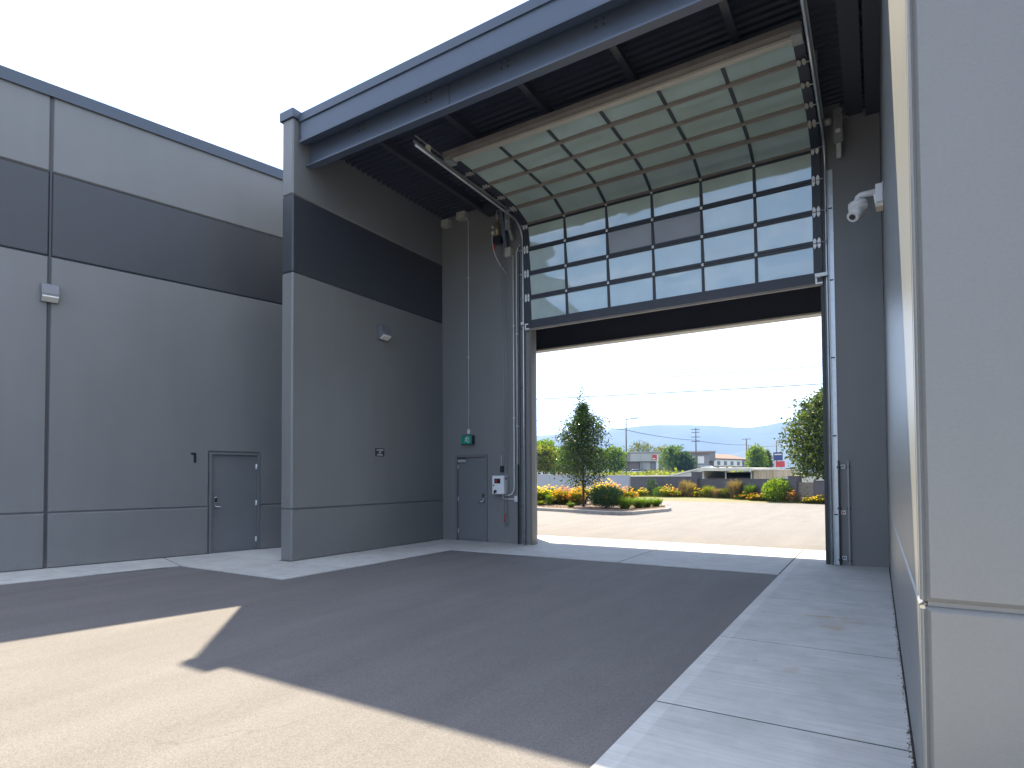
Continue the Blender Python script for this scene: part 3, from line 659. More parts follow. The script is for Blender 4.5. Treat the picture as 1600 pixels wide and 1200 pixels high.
# front beam: web, flanges, splice
bm_ = MB().box(XL_, XRR, 7.79, 7.81, 7.775, 8.24).box(XL_, XRR, 7.67, 7.83, 7.745, 7.772).box(XL_, XRR, 7.67, 7.83, 8.243, 8.262)
fb = bm_.part('front_beam', M['steel'], cn)
JX = [-8.07, -6.46, -4.90, -3.28, -1.68]
for x in JX:
    for dx in (-0.06, 0.06):
        for z in (8.09, 8.18):
            MB().cyl((x + dx, 7.789, z), (x + dx, 7.772, z), 0.017, 6).part('bolt', M['dark_metal'], fb)
MB().box(-6.02, -6.008, 7.784, 7.7895, 7.78, 8.235).part('splice_plate', M['dark_metal'], fb)
for x in JX:
    MB().box(x - 0.006, x + 0.006, 7.82, 14.8, 8.09, 8.29).box(x - 0.055, x + 0.055, 7.82, 14.8, 8.075, 8.0895).part('joist', M['joist'], cn)
MB().box(-0.36, -0.10, 7.82, 11.97, 7.98, 8.30).part('edge_beam', M['joist'], cn)
MB().box(-0.06, XRR, 7.82, 11.97, 7.90, 8.0).part('edge_angle', M['joist'], cn)
# header beams either side of the door tracks, against the door wall
MB().box(-8.02, -7.30, 11.72, YD - .003, 8.0, 8.29).part('header_beam', M['joist'], cn)
# ribbed deck: ribs run across the drive
mb = MB(); prof = []
y = 7.63; pit = 0.155
while y < 15.2:
    prof += [(y, 8.30), (y + 0.06, 8.30), (y + 0.078, 8.345), (y + 0.137, 8.345)]
    y += pit
n = len(prof)
vs = [(XL_, a, b) for a, b in prof] + [(XRR, a, b) for a, b in prof]
mb.add(vs, [(i, i + 1, n + i + 1, n + i) for i in range(n - 1)])
mb.part('ribbed_deck', M['deck'], cn, fix=False)
MB().box(XL_, XRR, 7.66, 15.25, 8.36, 8.55).part('roof_slab', M['coping'], cn)
MB().box(XL_, XRR, 14.98, 15.22, 5.30, 8.29).part('rear_header', M['navy'], cn)
MB().box(XL_, XRR, 14.95, 15.24, 5.255, 5.297).part('rear_header_bounce_strip', M['cap'], cn)  # pale colour imitates sunlit ground bouncing onto the header's underside

# ------------------------------------------------------------------ right building
rb = thing('right_warehouse_wall', 'tall grey concrete corner wall beside the walkway at the right', 'building', (XR, YF, 0))
RH = 8.6
cc = 0.034
def rp(pts, F, name, mt='wall', th=0.25, c_=cc): return MB().panel(pts, F, th, c_).part(name, M[mt], rb)
ya = YF + 0.085
for z0, z1 in ((0, 1.02), (1.02, RH)):
    nm = 'base_panel' if z0 == 0 else 'wall_panel'
    # side wall along the walkway (small chamfer so only the joint reads)
    rp([(ya + .006, z0), (16, z0), (16, z1), (ya + .006, z1)], FR, nm, c_=0.02)
    z0f, z1f = z0 + (.012 if z0 else 0), z1 - (.012 if z0 == 0 else 0)
    rp([(XR + 0.019, z0f), (14, z0f), (14, z1f), (XR + 0.019, z1f)], FF, nm, c_=0.02)
    z0c, z1c = z0 + (0.02 if z0 else 0), z1 - (0.02 if z1 < 2 else 0)
    mb = MB()
    outl = [(XR + 0.002, ya), (XR, ya - .012), (XR, YF + 0.030), (XR + 0.030, YF), (XR + 0.062, YF), (XR + 0.072, YF + .01), (XR + 0.25, YF + 0.25)]
    outl = [(XR + 0.002, ya), (XR, ya - .012), (XR, YF + 0.007), (XR + 0.007, YF), (XR + 0.012, YF), (XR + 0.016, YF + .008), (XR + 0.25, YF + 0.25)]
    mb.prism(outl, z0c, z1c, lambda u, v, q: (u, v, q))
    mb.part('corner_edge', M['wall'], rb)
    mb = MB()
MB().box(XR + .03, 13.9, YF + .028, YF + .055, 1.0, 1.04).part('joint_backing', M['wall'], rb)
MB().box(XR + 0.06, XR + 0.3, YF + 0.06, YF + 0.3, 0, RH).part('corner_core', M['wall'], rb)
MB().box(XR + 0.24, 14, YF + 0.24, 16, 0, RH - .1).part('warehouse_body', M['wall'], rb)
MB().cbox(XR - 0.03, 14, YF - 0.03, 16.03, RH, RH + 0.16, 0.004).part('coping', M['coping'], rb)

# ------------------------------------------------------------------ overhead door
od = thing('overhead_door', 'raised glazed sectional overhead door curving from the opening onto ceiling tracks', 'garage door', (-3.86, YD - .1, 0))
X0, X1 = -6.965, -0.765
PTH = [(11.90, 5.055), (11.87, 5.780), (11.845, 6.34), (11.82, 6.90), (11.79, 7.46), (11.27, 7.665), (10.755, 7.715), (10.175, 7.725), (9.595, 7.735), (9.015, 7.745)]
MUL = [-5.87, -4.865, -3.86, -2.865, -1.875]
edges = [X0 + 0.165] + MUL + [X1 - 0.145]
prng = random.Random(11)
for k in range(9):
    (ya_, za_), (yb_, zb_) = PTH[k], PTH[k + 1]
    L_ = sqrt((yb_ - ya_) ** 2 + (zb_ - za_) ** 2); sy, sz = (yb_ - ya_) / L_, (zb_ - za_) / L_
    mp_ = lambda x, s, t, a=ya_, b=za_, sy=sy, sz=sz: (x, a + s * sy + t * sz, b + s * sz - t * sy)
    g = 0.004
    rb0 = 0.20 if k == 0 else 0.052; rt0 = 0.052 if k < 8 else 0.075
    fr = MB()
    fr.box(X0, X0 + 0.165, g, L_ - g, 0, 0.052, mp_).box(X1 - 0.145, X1, g, L_ - g, 0, 0.052, mp_)
    for m_ in MUL: fr.box(m_ - 0.027, m_ + 0.027, rb0, L_ - rt0, 0.0, 0.052, mp_)
    sec = fr.part('door_section', M['doorframe'], od)
    rl = MB().box(X0 + 0.165, X1 - 0.145, g, rb0, 0.001, 0.052, mp_)
    rl.box(X0 + 0.165, X1 - 0.145, L_ - rt0, L_ - g, 0.001, 0.052, mp_)
    if k == 0: rl.part('rail', M['doorframe'], sec)
    else:
        rl.part('rail', M['doorframe'] if k < 4 else M['bounce_brown'], sec)  # raised rails get the bounce-tinted brown instead of the frame colour
    if k and k >= 4:
        MB().box(X0 + 0.165, X1 - 0.145, g + .012, g + 0.022, -0.012, 0.0, mp_).part('rail_lip', M['bounce_brown'], sec)
    if k < 4:
        MB().box(X0 + 0.165, X1 - 0.145, L_ - rt0 - .004, L_ - rt0 + 0.006, -0.014, 0.0008, mp_).part('rail_lip', M['black'], sec)
    for j in range(6):
        a, b = edges[j] + (0.027 if j else 0), edges[j + 1] - (0.027 if j < 5 else 0)
        s0, s1 = rb0, L_ - rt0
        NU, NV = 6, 3; bow = prng.uniform(-0.003, 0.004); ta = prng.uniform(-.004, .004); tb = prng.uniform(-.003, .003) + ((-0.016, -0.030, -0.042, -0.044)[k] if k < 4 else 0); ph = prng.uniform(0, 6)
        vs = []
        for iv in range(NV + 1):
            for iu in range(NU + 1):
                fu, fv = iu / NU, iv / NV
                tt = 0.022 + bow * sin(pi * fu) * sin(pi * fv) + ta * (fu - .5) + tb * (fv - .5) + 0.0012 * sin(ph + fu * 5)
                vs.append(mp_(a + (b - a) * fu, s0 + (s1 - s0) * fv, tt))
        fs = [(iv * (NU + 1) + iu, iv * (NU + 1) + iu + 1, (iv + 1) * (NU + 1) + iu + 1, (iv + 1) * (NU + 1) + iu) for iv in range(NV) for iu in range(NU)]
        nb_ = len(vs)
        vs += [mp_(a + (b - a) * (i % (NU + 1)) / NU, s0 + (s1 - s0) * (i // (NU + 1)) / NV, 0.036) for i in range(nb_)]
        vs[nb_:] = [Vector(v) + (Vector(mp_(0, 0, .006)) - Vector(mp_(0, 0, 0))) for v in vs[:nb_]]
        fs += [tuple(q + nb_ for q in f_[::-1]) for f_ in fs]
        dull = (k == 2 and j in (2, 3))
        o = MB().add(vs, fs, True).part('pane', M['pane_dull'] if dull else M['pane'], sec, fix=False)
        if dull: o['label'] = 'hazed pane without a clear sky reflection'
    # hinges over the joint above this section
    if k < 8:
        for hx in (X0 + 0.045, X0 + 0.115, X1 - 0.115, X1 - 0.045):
            hb = MB()
            for sg in (-1, 1):
                ol = [(hx - 0.026, L_ + sg * 0.012), (hx + 0.026, L_ + sg * 0.012), (hx + 0.027, L_ + sg * 0.05), (hx + 0.008, L_ + sg * 0.092), (hx - 0.008, L_ + sg * 0.092), (hx - 0.027, L_ + sg * 0.05)]
                hb.prism(ol, -0.006, -0.001, lambda u, v, q, mp_=mp_: mp_(u, v, q - (0.02 if (k >= 3 and v > L_) else 0)))
            hb.cyl(mp_(hx - 0.03, L_, -0.010), mp_(hx + 0.03, L_, -0.010), 0.009, 6)
            hb.part('hinge', M['white_metal'] if k < 4 else M['strut'], sec)
        for m_ in MUL:
            if k < 4:
                MB().box(m_ - 0.022, m_ + 0.022, L_ - 0.028, L_ + 0.022, -0.008, -0.001, mp_).cyl(mp_(m_ - .024, L_, -.01), mp_(m_ + .024, L_, -.01), 0.007, 6).part('centre_hinge', M['white_metal'], sec)
        for hx in (X0 - 0.02, X1 + 0.02):
            sg = -1 if hx < -3 else 1
            MB().cyl(mp_(hx - sg * 0.05, L_, -0.03), mp_(hx + sg * 0.055, L_, -0.03), 0.007, 6).cyl(mp_(hx + sg * 0.035, L_, -0.03), mp_(hx + sg * 0.06, L_, -0.03), 0.022, 10).part('roller', M['galv'], sec)
    if k == 0:
        MB().box(X0, X1, -0.035, 0.004, 0.005, 0.047, mp_).part('weather_seal', M['bounce_brown'], sec)
        MB().box(X0 + .16, X1 - .14, -0.004, 0.0035, -.02, 0.004, mp_).part('bottom_lip', M['bounce_brown'], sec)
        for hx in (X0 + 0.06, X1 - 0.06):
            sg = -1 if hx < -3 else 1
            MB().box(hx - 0.06, hx + 0.06, -0.01, 0.02, -0.012, -.001, mp_).box(hx - 0.06, hx - 0.03, 0.02, 0.13, -0.012, -.001, mp_).box(hx - 0.03, hx + 0.03, 0.10, 0.13, -0.011, -.002, mp_).box(hx - .06, hx + sg * 0.14, 0.11, 0.17, -0.06, -0.02, mp_).part('bottom_bracket', M['white_metal'], sec)
# struts across the top section
MB().box(X0 + 0.17, X1 - 0.1, 8.905, 9.0, 7.66, 7.735).part('strut', M['strut'], od)
MB().box(X0 + 0.02, X1 - 0.02, 8.775, 8.903, 7.70, 7.79).part('strut', M['jamb'], od)
MB().box(X0 + 0.02, X0 + .16, 8.82, 9.06, 7.64, 7.80).box(X1 - 0.14, X1, 8.82, 9.06, 7.64, 7.80).part('top_fixture', M['galv_dull'], od)

# tracks
def track(x, sg, mtv):
    pts = [(x, 11.93, 0.02), (x, 11.93, 3.5), (x, 11.93, 7.12)]
    for i in range(1, 9):
        a = i / 8 * pi / 2
        pts.append((x, 11.93 - 0.46 * (1 - cos(a)), 7.12 + 0.46 * sin(a)))
    pts += [(x, 9.8, 7.61), (x, 8.10, 7.64)]
    mb = MB().tube(pts, 0.024, 8)
    return mb
track(X0 - 0.065, -1, None).part('curved_track', M['galv'], od)
track(X1 + 0.065, 1, None).part('curved_track', M['galv'], od)
for x, sg in ((X0 - 0.065, -1), (X1 + 0.065, 1)):
    x0_, x1_ = sorted((x + sg * 0.028, x + sg * 0.115))
    MB().box(x0_, x1_, YD - 0.016, YD - 0.003, 0.012, 7.1).box(*( (x0_, x0_ + .008) if sg < 0 else (x0_, x0_ + .008)), YD - 0.075, YD - .016, 0.012, 7.1).part('track_angle', M['galv'] if sg > 0 else M['doorpaint'], od)
    # horizontal angle with hanger
    MB().box(x - .006, x + .045, 8.05, 11.2, 7.66, 7.668).box(x - 0.006, x + 0.0, 8.05, 11.2, 7.668, 7.72).part('track_angle', M['galv_dull'], od)
    MB().box(x - .02, x + .02, 10.3, 10.33, 7.70, 8.29).part('track_hanger', M['galv_dull'], od)
    # jamb steel at the opening edge
    if sg < 0: MB().box(ox0 - 0.03, ox0 + 0.028, YD - 0.045, YD - .004, 0.012, 5.15).box(ox0 - .004, ox0 + 0.028, YD - .003, YD + .10, .012, 5.15).part('jamb', M['jamb'], od)
    else: MB().box(ox1 - 0.028, ox1 + 0.02, YD - 0.045, YD - .004, 0.012, 5.15).box(ox1 - .028, ox1 + 0.004, YD - .003, YD + .10, .012, 5.15).part('jamb', M['dark_metal'], od)
    for z in (0.9, 2.3, 3.7, 5.1, 6.4):
        q = x + sg * 0.07
        MB().cyl((q, YD - .018, z), (q, YD - .03, z), 0.012, 6).box(q - .03, q + .03, YD - .022, YD - .016, z - .012, z + .012).part('track_bolt', M['dark_metal'], od)
MB().cbox(X0 - 0.10, X0 - 0.03, 8.42, 8.50, 7.675, 7.80, .004).part('stop_block', M['cream'], od)
MB().tube([(X0 - 0.065, 8.10, 7.81), (X0 - 0.065, 8.95, 7.80)], 0.013, 6).part('limit_rod', M['galv_dull'], od)
# spring shaft, end plates
MB().cyl((-7.55, 11.70, 7.93), (-0.32, 11.70, 7.84), 0.018, 10).part('spring_shaft', M['galv_dull'], od)
MB().cyl((-6.2, 11.70, 7.915), (-4.2, 11.70, 7.89), 0.055, 12).cyl((-3.4, 11.70, 7.88), (-1.4, 11.70, 7.855), 0.055, 12).part('torsion_spring', M['dark_metal'], od)
MB().cyl((-0.70, 11.70, 7.845), (-0.56, 11.70, 7.842), 0.07, 16).part('cable_drum', M['strut'], od)
MB().cyl((-7.12, 11.70, 7.925), (-7.02, 11.70, 7.925), 0.07, 16).part('cable_drum', M['strut'], od)
for x in (-0.47, -7.28):
    MB().prism([(11.62, 8.0), (11.78, 8.0), (11.93, 7.28), (11.85, 7.22), (11.60, 7.62)], x - 0.035, x + 0.035, lambda u, v, q: (q, u, v)).prism([(11.63, 7.99), (11.66, 7.99), (11.66, 7.4), (11.63, 7.4)], x - 0.07, x + 0.07, lambda u, v, q: (q, u, v)).part('bearing_plate', M['galv_dull'], od)
MB().prism([(11.50, 8.25), (11.68, 8.25), (11.90, 7.12), (11.80, 7.06)], -7.48, -7.40, lambda u, v, q: (q, u, v)).part('support_brace', M['steel'], od)

# operator / chain hoist
op = thing('hoist_operator', 'brass coloured door motor with hanging chain beside the door shaft', 'door motor', (-7.6, 11.72, 7.2))
MB().cyl((-7.62, 11.72, 7.34), (-7.62, 11.72, 7.66), 0.062, 14).cyl((-7.62, 11.72, 7.66), (-7.62, 11.72, 7.72), 0.045, 12).part('motor', M['brass'], op)
MB().cyl((-7.62, 11.72, 7.72), (-7.62, 11.72, 7.98), 0.030, 10).cyl((-7.62, 11.72, 7.84), (-7.62, 11.72, 7.88), 0.05, 12).part('drive_column', M['galv_dull'], op)
MB().cbox(-7.70, -7.50, 11.63, 11.82, 7.17, 7.335, 0.02).part('gearbox', M['black'], op)
MB().cyl((-7.74, 11.70, 7.58), (-7.70, 11.70, 7.58), 0.04, 10).part('cable_gland', M['white_metal'], op)
MB().cyl((-7.745, 11.70, 7.44), (-7.69, 11.70, 7.44), 0.05, 10).part('cable_gland', M['white_metal'], op)
MB().cyl((-7.66, 11.67, 7.0), (-7.66, 11.67, 7.15), 0.018, 8).part('release_grip', M['red'], op)
pts = [(-7.74, 11.68, 7.4)] + [(-7.74 - 0.05 * sin(i / 8 * pi) + 0.30 * (i / 8) ** 2, 11.68 + .2 * i / 8, 7.4 - 0.95 * i / 8) for i in range(1, 9)]
MB().tube(pts, 0.010, 6).part('power_cable', M['conduit'], op)
for x in (-7.56, -7.48):
    mb = MB(); z = 0.55 if x < -7.5 else 0.62
    top = 7.17
    mb.tube([(x, 11.80, top), (x + 0.01, 11.86, 4), (x, 11.90, z)], 0.007, 6)
    mb.part('hand_chain', M['galv_dull'], op)
MB().tube([(-7.56, 11.90, 0.55), (-7.545, 11.9, 0.50), (-7.50, 11.9, 0.50), (-7.48, 11.9, 0.62)], 0.008, 6).part('chain_loop', M['galv_dull'], op)
MB().cyl((-7.55, 11.895, 0.50), (-7.55, 11.895, 0.72), 0.016, 8).part('chain_grip', M['red'], op)
MB().cyl((-7.545, 11.895, 0.42), (-7.545, 11.895, 0.50), 0.014, 8).part('chain_grip', M['green_sign'], op)

# junction boxes and conduits
def jbox(label, x, z, w_, h_, d_, y1=YD, mt='beige_pl'):
    mb = MB().cbox(x - w_ / 2, x + w_ / 2, y1 - d_, y1 - .002, z - h_ / 2, z + h_ / 2, 0.006)
    return solo(mb, 'junction_box', M[mt], label, 'junction box', (x, y1, z), 'junction boxes')
jbox('grey junction box at the ceiling in the left corner of the canopy', -9.28, 8.10, 0.24, 0.17, 0.17)
jbox('grey junction box at the ceiling at the top of the exit sign conduit', -8.78, 8.18, 0.26, 0.18, 0.17)
jbox('grey junction box just under the door motor', -7.42, 6.98, 0.17, 0.22, 0.12)
jbox('small junction box at the foot of the tall twin conduits', -7.25, 1.08, 0.09, 0.14, 0.08, mt='conduit')
jbox('small junction box directly above the green exit sign', -8.63, 2.73, 0.08, 0.12, 0.06, mt='conduit')
def conduit(label, pts, r=0.014, straps=()):
    x, y, z = pts[-1]
    t = thing('conduit', label, 'conduit', (x, y, z), group='conduits on the door wall')
    MB().tube(pts, r, 8).part('pipe', M['conduit'], t)
    for (sx, sz) in straps:
        MB().box(sx - .035, sx + .035, YD - .040, YD - .002, sz - .012, sz + .012).part('strap', M['galv'], t)
    return t
yc = YD - 0.035
conduit('thin conduit dropping from the ceiling to the green exit sign', [(-8.72, YD - 0.1, 8.16), (-8.66, YD - 0.07, 8.12), (-8.63, yc, 8.03), (-8.63, yc, 5), (-8.63, yc, 2.79)], 0.010, ((-8.63, 6.6), (-8.63, 4.6)))
bend = [(-7.60, yc - 0.03, 1.165), (-7.45, yc - .01, 1.165), (-7.38, yc, 1.19), (-7.33, yc, 1.26), (-7.31, yc, 1.36)]
conduit('wide conduit bending into the bottom of the white control box', bend + [(-7.31, yc, 4), (-7.31, yc, 6.90)], 0.018, ((-7.31, 5.2), (-7.31, 3.0)))
conduit('conduit running from the track down to the small box left of the opening', [(-7.22, yc, 1.15), (-7.22, yc, 4), (-7.22, yc, 6.95), (-7.17, yc, 7.05), (-7.11, yc - .02, 7.10)], 0.014, ((-7.22, 5.0), (-7.22, 2.8)))
conduit('short bent conduit from the control box to the small box', [(-7.28, yc, 1.07), (-7.55, yc, 1.07), (-7.63, yc, 1.10), (-7.66, yc, 1.17)], 0.013)
conduit('short conduit stub above the black wall station', [(-7.68, yc + .01, 1.86), (-7.68, yc + .01, 2.12)], 0.006)

cb = thing('control_box', 'white metal control box with black window between exit door and opening', 'control box', (-7.66, YD, 1.2))
MB().cbox(-7.835, -7.50, YD - 0.20, YD - .002, 1.19, 1.63, 0.008).part('enclosure', M['white_pl'], cb)
MB().box(-7.77, -7.60, YD - 0.205, YD - .2, 1.445, 1.56).part('display_window', M['black'], cb)
MB().box(-7.735, -7.70, YD - 0.2065, YD - .205, 1.47, 1.53).part('indicator', M['red'], cb)
MB().cyl((-7.79, YD - .2, 1.40), (-7.79, YD - .215, 1.40), 0.017, 10).part('push_button', M['black'], cb)
MB().cyl((-7.735, YD - .2, 1.26), (-7.735, YD - .235, 1.26), 0.033, 12).box(-7.775, -7.75, YD - .23, YD - .2, 1.20, 1.25).part('isolator_switch', M['black'], cb)
MB().box(-7.4995, -7.497, YD - .15, YD - .08, 1.54, 1.57).part('vent_slot', M['black'], cb)
ws = thing('wall_station', 'small black wall switch above the white control box', 'switch', (-7.66, YD, 1.75))
MB().cbox(-7.705, -7.615, YD - 0.06, YD - .002, 1.71, 1.86, 0.008).part('switch_body', M['black'], ws)
MB().cyl((-7.66, YD - .06, 1.80), (-7.66, YD - .068, 1.80), 0.016, 10).part('push_button', M['dark_metal'], ws)
MB().cyl((-7.66, YD - .06, 1.755), (-7.66, YD - .068, 1.755), 0.016, 10).part('push_button', M['dark_metal'], ws)

# exit sign: double-faced box standing off the wall, running figure pictogram
es = thing('exit_sign', 'green exit sign with a pale running figure above the exit door', 'sign', (-8.62, YD, 2.42))
MB().cbox(-8.80, -8.47, YD - 0.13, YD - .002, 2.41, 2.635, 0.006).part('housing', M['black'], es)
fc = MB().box(-8.792, -8.478, YD - 0.136, YD - .13, 2.418, 2.627).part('sign_face', M['green_sign'], es)
yy0, yy1 = YD - 0.1385, YD - 0.1362
mb = MB()
def ex(pts): mb.prism([(-8.635 + a, 2.522 + b) for a, b in pts], yy0, yy1, lambda u, v, q: (u, q, v))
mb.cyl((-8.628, yy0, 2.590), (-8.628, yy1, 2.590), 0.013, 12)
ex([(-0.012, 0.050), (0.018, 0.052), (0.010, -0.004), (-0.022, -0.002)])                    # torso
ex([(0.012, 0.050), (0.055, 0.030), (0.050, 0.018), (0.010, 0.036)])                        # arm
ex([(-0.012, 0.050), (-0.052, 0.036), (-0.050, 0.024), (-0.010, 0.036)])
ex([(-0.022, 0.0), (0.010, 0.0), (0.040, -0.040), (0.026, -0.048)])                         # leg
ex([(-0.022, 0.0), (0.004, 0.0), (-0.022, -0.040), (-0.060, -0.044), (-0.060, -0.030), (-0.034, -0.028)])
ex([(0.026, -0.044), (0.040, -0.040), (0.036, -0.078), (0.022, -0.078)])
ex([(0.070, 0.072), (0.082, 0.072), (0.082, -0.078), (0.070, -0.078)])                      # doorway
ex([(-0.01, 0.072), (0.070, 0.072), (0.070, 0.062), (-0.01, 0.062)][::1])
mb.part('pictogram', M['sign_white'], fc)

# photo-eye posts by the opening
def sensor_post(name, label, x, top, mt, plates=()):
    t = thing(name, label, 'post', (x, YD - .05, 0), group='sensor posts beside the opening')
    MB().cbox(x - 0.014, x + 0.014, YD - 0.07, YD - 0.03, 0.012, top, 0.003).part('post_rail', M[mt], t)
    MB().ball((x, YD - .05, top), 0.02, (1, 1, .8), 10, 6).part('post_cap', M[mt], t)
    for z in (0.1, top * .55, top - 0.1):
        MB().box(x - 0.03, x + 0.03, YD - 0.03, YD - .002, z - .02, z + .02).part('bracket', M['dark_metal'], t)
    return t
sensor_post('sensor_post', 'dark sensor post just left of the opening beside the conduits', -7.19, 1.88, 'black')
sensor_post('sensor_post', 'dark sensor post right next to the bright right track', -0.575, 1.84, 'black')
sensor_post('sensor_post', 'grey sensor post farther right of the right track', -0.43, 1.84, 'galv_dull')
for z, mt, lb in ((1.75, 'black', 'uppermost of three small white tags right of the track'), (0.94, 'red', 'middle white tag with a red mark right of the track'), (0.14, 'black', 'lowest of three small white tags right of the track')):
    t = thing('equipment_tag', lb, 'tag', (-0.515, YD, z), group='white tags by the right track')
    MB().box(-0.55, -0.48, YD - 0.012, YD - .002, z - .035, z + .035).part('tag_plate', M['white_pl'], t)
    MB().box(-0.535, -0.520, YD - 0.0145, YD - .012, z - .018, z + .018).box(-0.508, -0.495, YD - 0.0145, YD - .012, z - .018, z + .018).box(-0.520, -0.508, YD - 0.0147, YD - .012, z - .005, z + .005).part('tag_print', M[mt], t)
solo(MB().cyl((-0.36, YD - .02, 8.0), (-0.36, YD - .07, 8.0), 0.045, 12).box(-.40, -.32, YD - .02, YD - .002, 7.96, 8.04), 'motion_sensor', M['galv_dull'], 'small round sensor high on the wall at the ceiling right of the door', 'sensor', (-0.36, YD, 8.0))

# ------------------------------------------------------------------ security camera on the right wall
sc_ = thing('security_camera', 'white dome security camera on an arm fixed to the right wall', 'security camera', (XR, 10.32, 5.8))
cy_ = 10.32
MB().cbox(XR - 0.10, XR - .002, cy_ - 0.11, cy_ + 0.11, 5.64, 5.92, 0.01).part('mount_box', M['white_pl'], sc_)
MB().box(XR - .01, XR - .001, cy_ - .02, cy_ + .02, 5.92, 5.98).part('mount_tab', M['white_pl'], sc_)
MB().box(XR - 0.095, XR - .004, cy_ - 0.10, cy_ + 0.10, 5.575, 5.635).part('junction_collar', M['cream'], sc_)
MB().tube([(XR - .10, cy_, 5.84), (XR - .25, cy_, 5.84), (XR - .29, cy_, 5.84), (XR - .325, cy_, 5.815), (XR - .335, cy_, 5.77), (XR - .335, cy_, 5.70)], [0.048, 0.045, 0.043, 0.043, 0.045, 0.05], 12).part('arm', M['white_pl'], sc_)
MB().prism([(XR - .10, 5.82), (XR - .13, 5.82), (XR - .10, 5.62)], cy_ - .03, cy_ + .03, lambda u, v, q: (u, q, v)).part('gusset', M['white_pl'], sc_)
MB().cyl((XR - .335, cy_, 5.74), (XR - .325, cy_, 5.66), 0.125, 20, 0.135).ball((XR - .325, cy_, 5.66), 0.132, (1, 1, .55), 20, 10).part('dome_base', M['white_pl'], sc_)
o = MB().cyl((XR - .33, cy_, 5.61), (XR - .40, cy_ - .09, 5.50), 0.105, 20, 0.085).ball((XR - .33, cy_, 5.61), 0.105, (1, 1, 1), 18, 10).part('camera_head', M['white_pl'], sc_)
d_ = Vector((-.09, -.11, -.15)).normalized()
c0 = Vector((XR - .40, cy_ - .09, 5.50))
MB().cyl(c0 + d_ * 0.0, c0 + d_ * 0.012, 0.045, 16).part('lens', M['black'], o)

# ------------------------------------------------------------------ planting helpers
def leaves(mb, pts, size, rng, up=0.0, asp=0.55):
    for p in pts:
        s_ = size * rng.uniform(0.6, 1.3)
        d = Vector((rng.gauss(0, 1), rng.gauss(0, 1), rng.gauss(0, 1) + up))
        if d.length < .01: d = Vector((0, 0, 1))
        d.normalize(); a = d.orthogonal().normalized(); th = rng.uniform(0, 2 * pi)
        b = d.cross(a); a = a * cos(th) + b * sin(th)
        p = Vector(p); w_ = a * s_ * asp * .5
        bend = d.cross(a) * s_ * 0.14
        mb.add([p, p + d * s_ * .5 + w_ + bend, p + d * s_, p + d * s_ * .5 - w_ + bend], [(0, 1, 2), (0, 2, 3)])
def blades(mb, cx, cy, z0, r, h, n, rng, wd=0.018, lean=0.6):
    for _ in range(n):
        a = rng.uniform(0, 2 * pi); q = r * 0.35 * sqrt(rng.random()); out = rng.uniform(0.2, 1) * lean
        hh = h * rng.uniform(0.6, 1.1); da = a + rng.uniform(-.8, .8)
        p0 = Vector((cx + q * cos(a), cy + q * sin(a), z0)); pw = Vector((-sin(da), cos(da), 0)) * wd * .5
        p1 = p0 + Vector((cos(da) * out * r * .55, sin(da) * out * r * .55, hh * .7)); p2 = p0 + Vector((cos(da) * out * r * 1.25, sin(da) * out * r * 1.25, hh * (1 - .3 * out)))
        mb.add([p0 - pw, p0 + pw, p1 + pw * .8, p1 - pw * .8, p2], [(0, 1, 2, 3), (3, 2, 4)])
def shellpoint(rng, c, r, h, inner=0.55):
    while True:
        v = Vector((rng.uniform(-1, 1), rng.uniform(-1, 1), rng.uniform(-1, 1)))
        if inner < v.length < 1: return (c[0] + v.x * r, c[1] + v.y * r, c[2] + (v.z + 1) * .5 * h)

LM = {}
LM['tree'] = leafmat('pear_tree_leaf', [(0.012, 0.034, 0.012), (0.025, 0.060, 0.016), (0.11, 0.15, 0.035)], 0.32, 0.22)  # palest leaf tone paints in the specular highlights
LM['green'] = leafmat('mid_green_leaf', [(0.03, 0.075, 0.012), (0.06, 0.12, 0.014), (0.12, 0.18, 0.018)], 0.5)
LM['lime'] = leafmat('lime_green_leaf', [(0.07, 0.14, 0.01), (0.12, 0.20, 0.012), (0.18, 0.23, 0.02)], 0.5)
LM['dark'] = leafmat('dark_green_leaf', [(0.015, 0.04, 0.015), (0.03, 0.07, 0.02), (0.05, 0.10, 0.025)], 0.35)
LM['yellowgreen'] = leafmat('yellow_green_leaf', [(0.12, 0.15, 0.01), (0.20, 0.20, 0.012), (0.07, 0.12, 0.014)], 0.5)
LM['brown'] = leafmat('dry_brown_leaf', [(0.20, 0.14, 0.07), (0.28, 0.20, 0.10), (0.14, 0.12, 0.05)], 0.35)
LM['yellow'] = leafmat('yellow_petal', [(0.55, 0.36, 0.01), (0.72, 0.50, 0.015), (0.62, 0.40, 0.015)], 0.45)
LM['orange'] = leafmat('orange_petal', [(0.55, 0.20, 0.01), (0.66, 0.32, 0.012), (0.45, 0.12, 0.015)], 0.45)
LM['rich'] = leafmat('rich_green_leaf', [(0.025, 0.05, 0.012), (0.05, 0.085, 0.016), (0.13, 0.15, 0.03)], 0.35)
LM['olive'] = leafmat('olive_leaf', [(0.05, 0.07, 0.015), (0.10, 0.12, 0.02), (0.16, 0.16, 0.03)], 0.45)

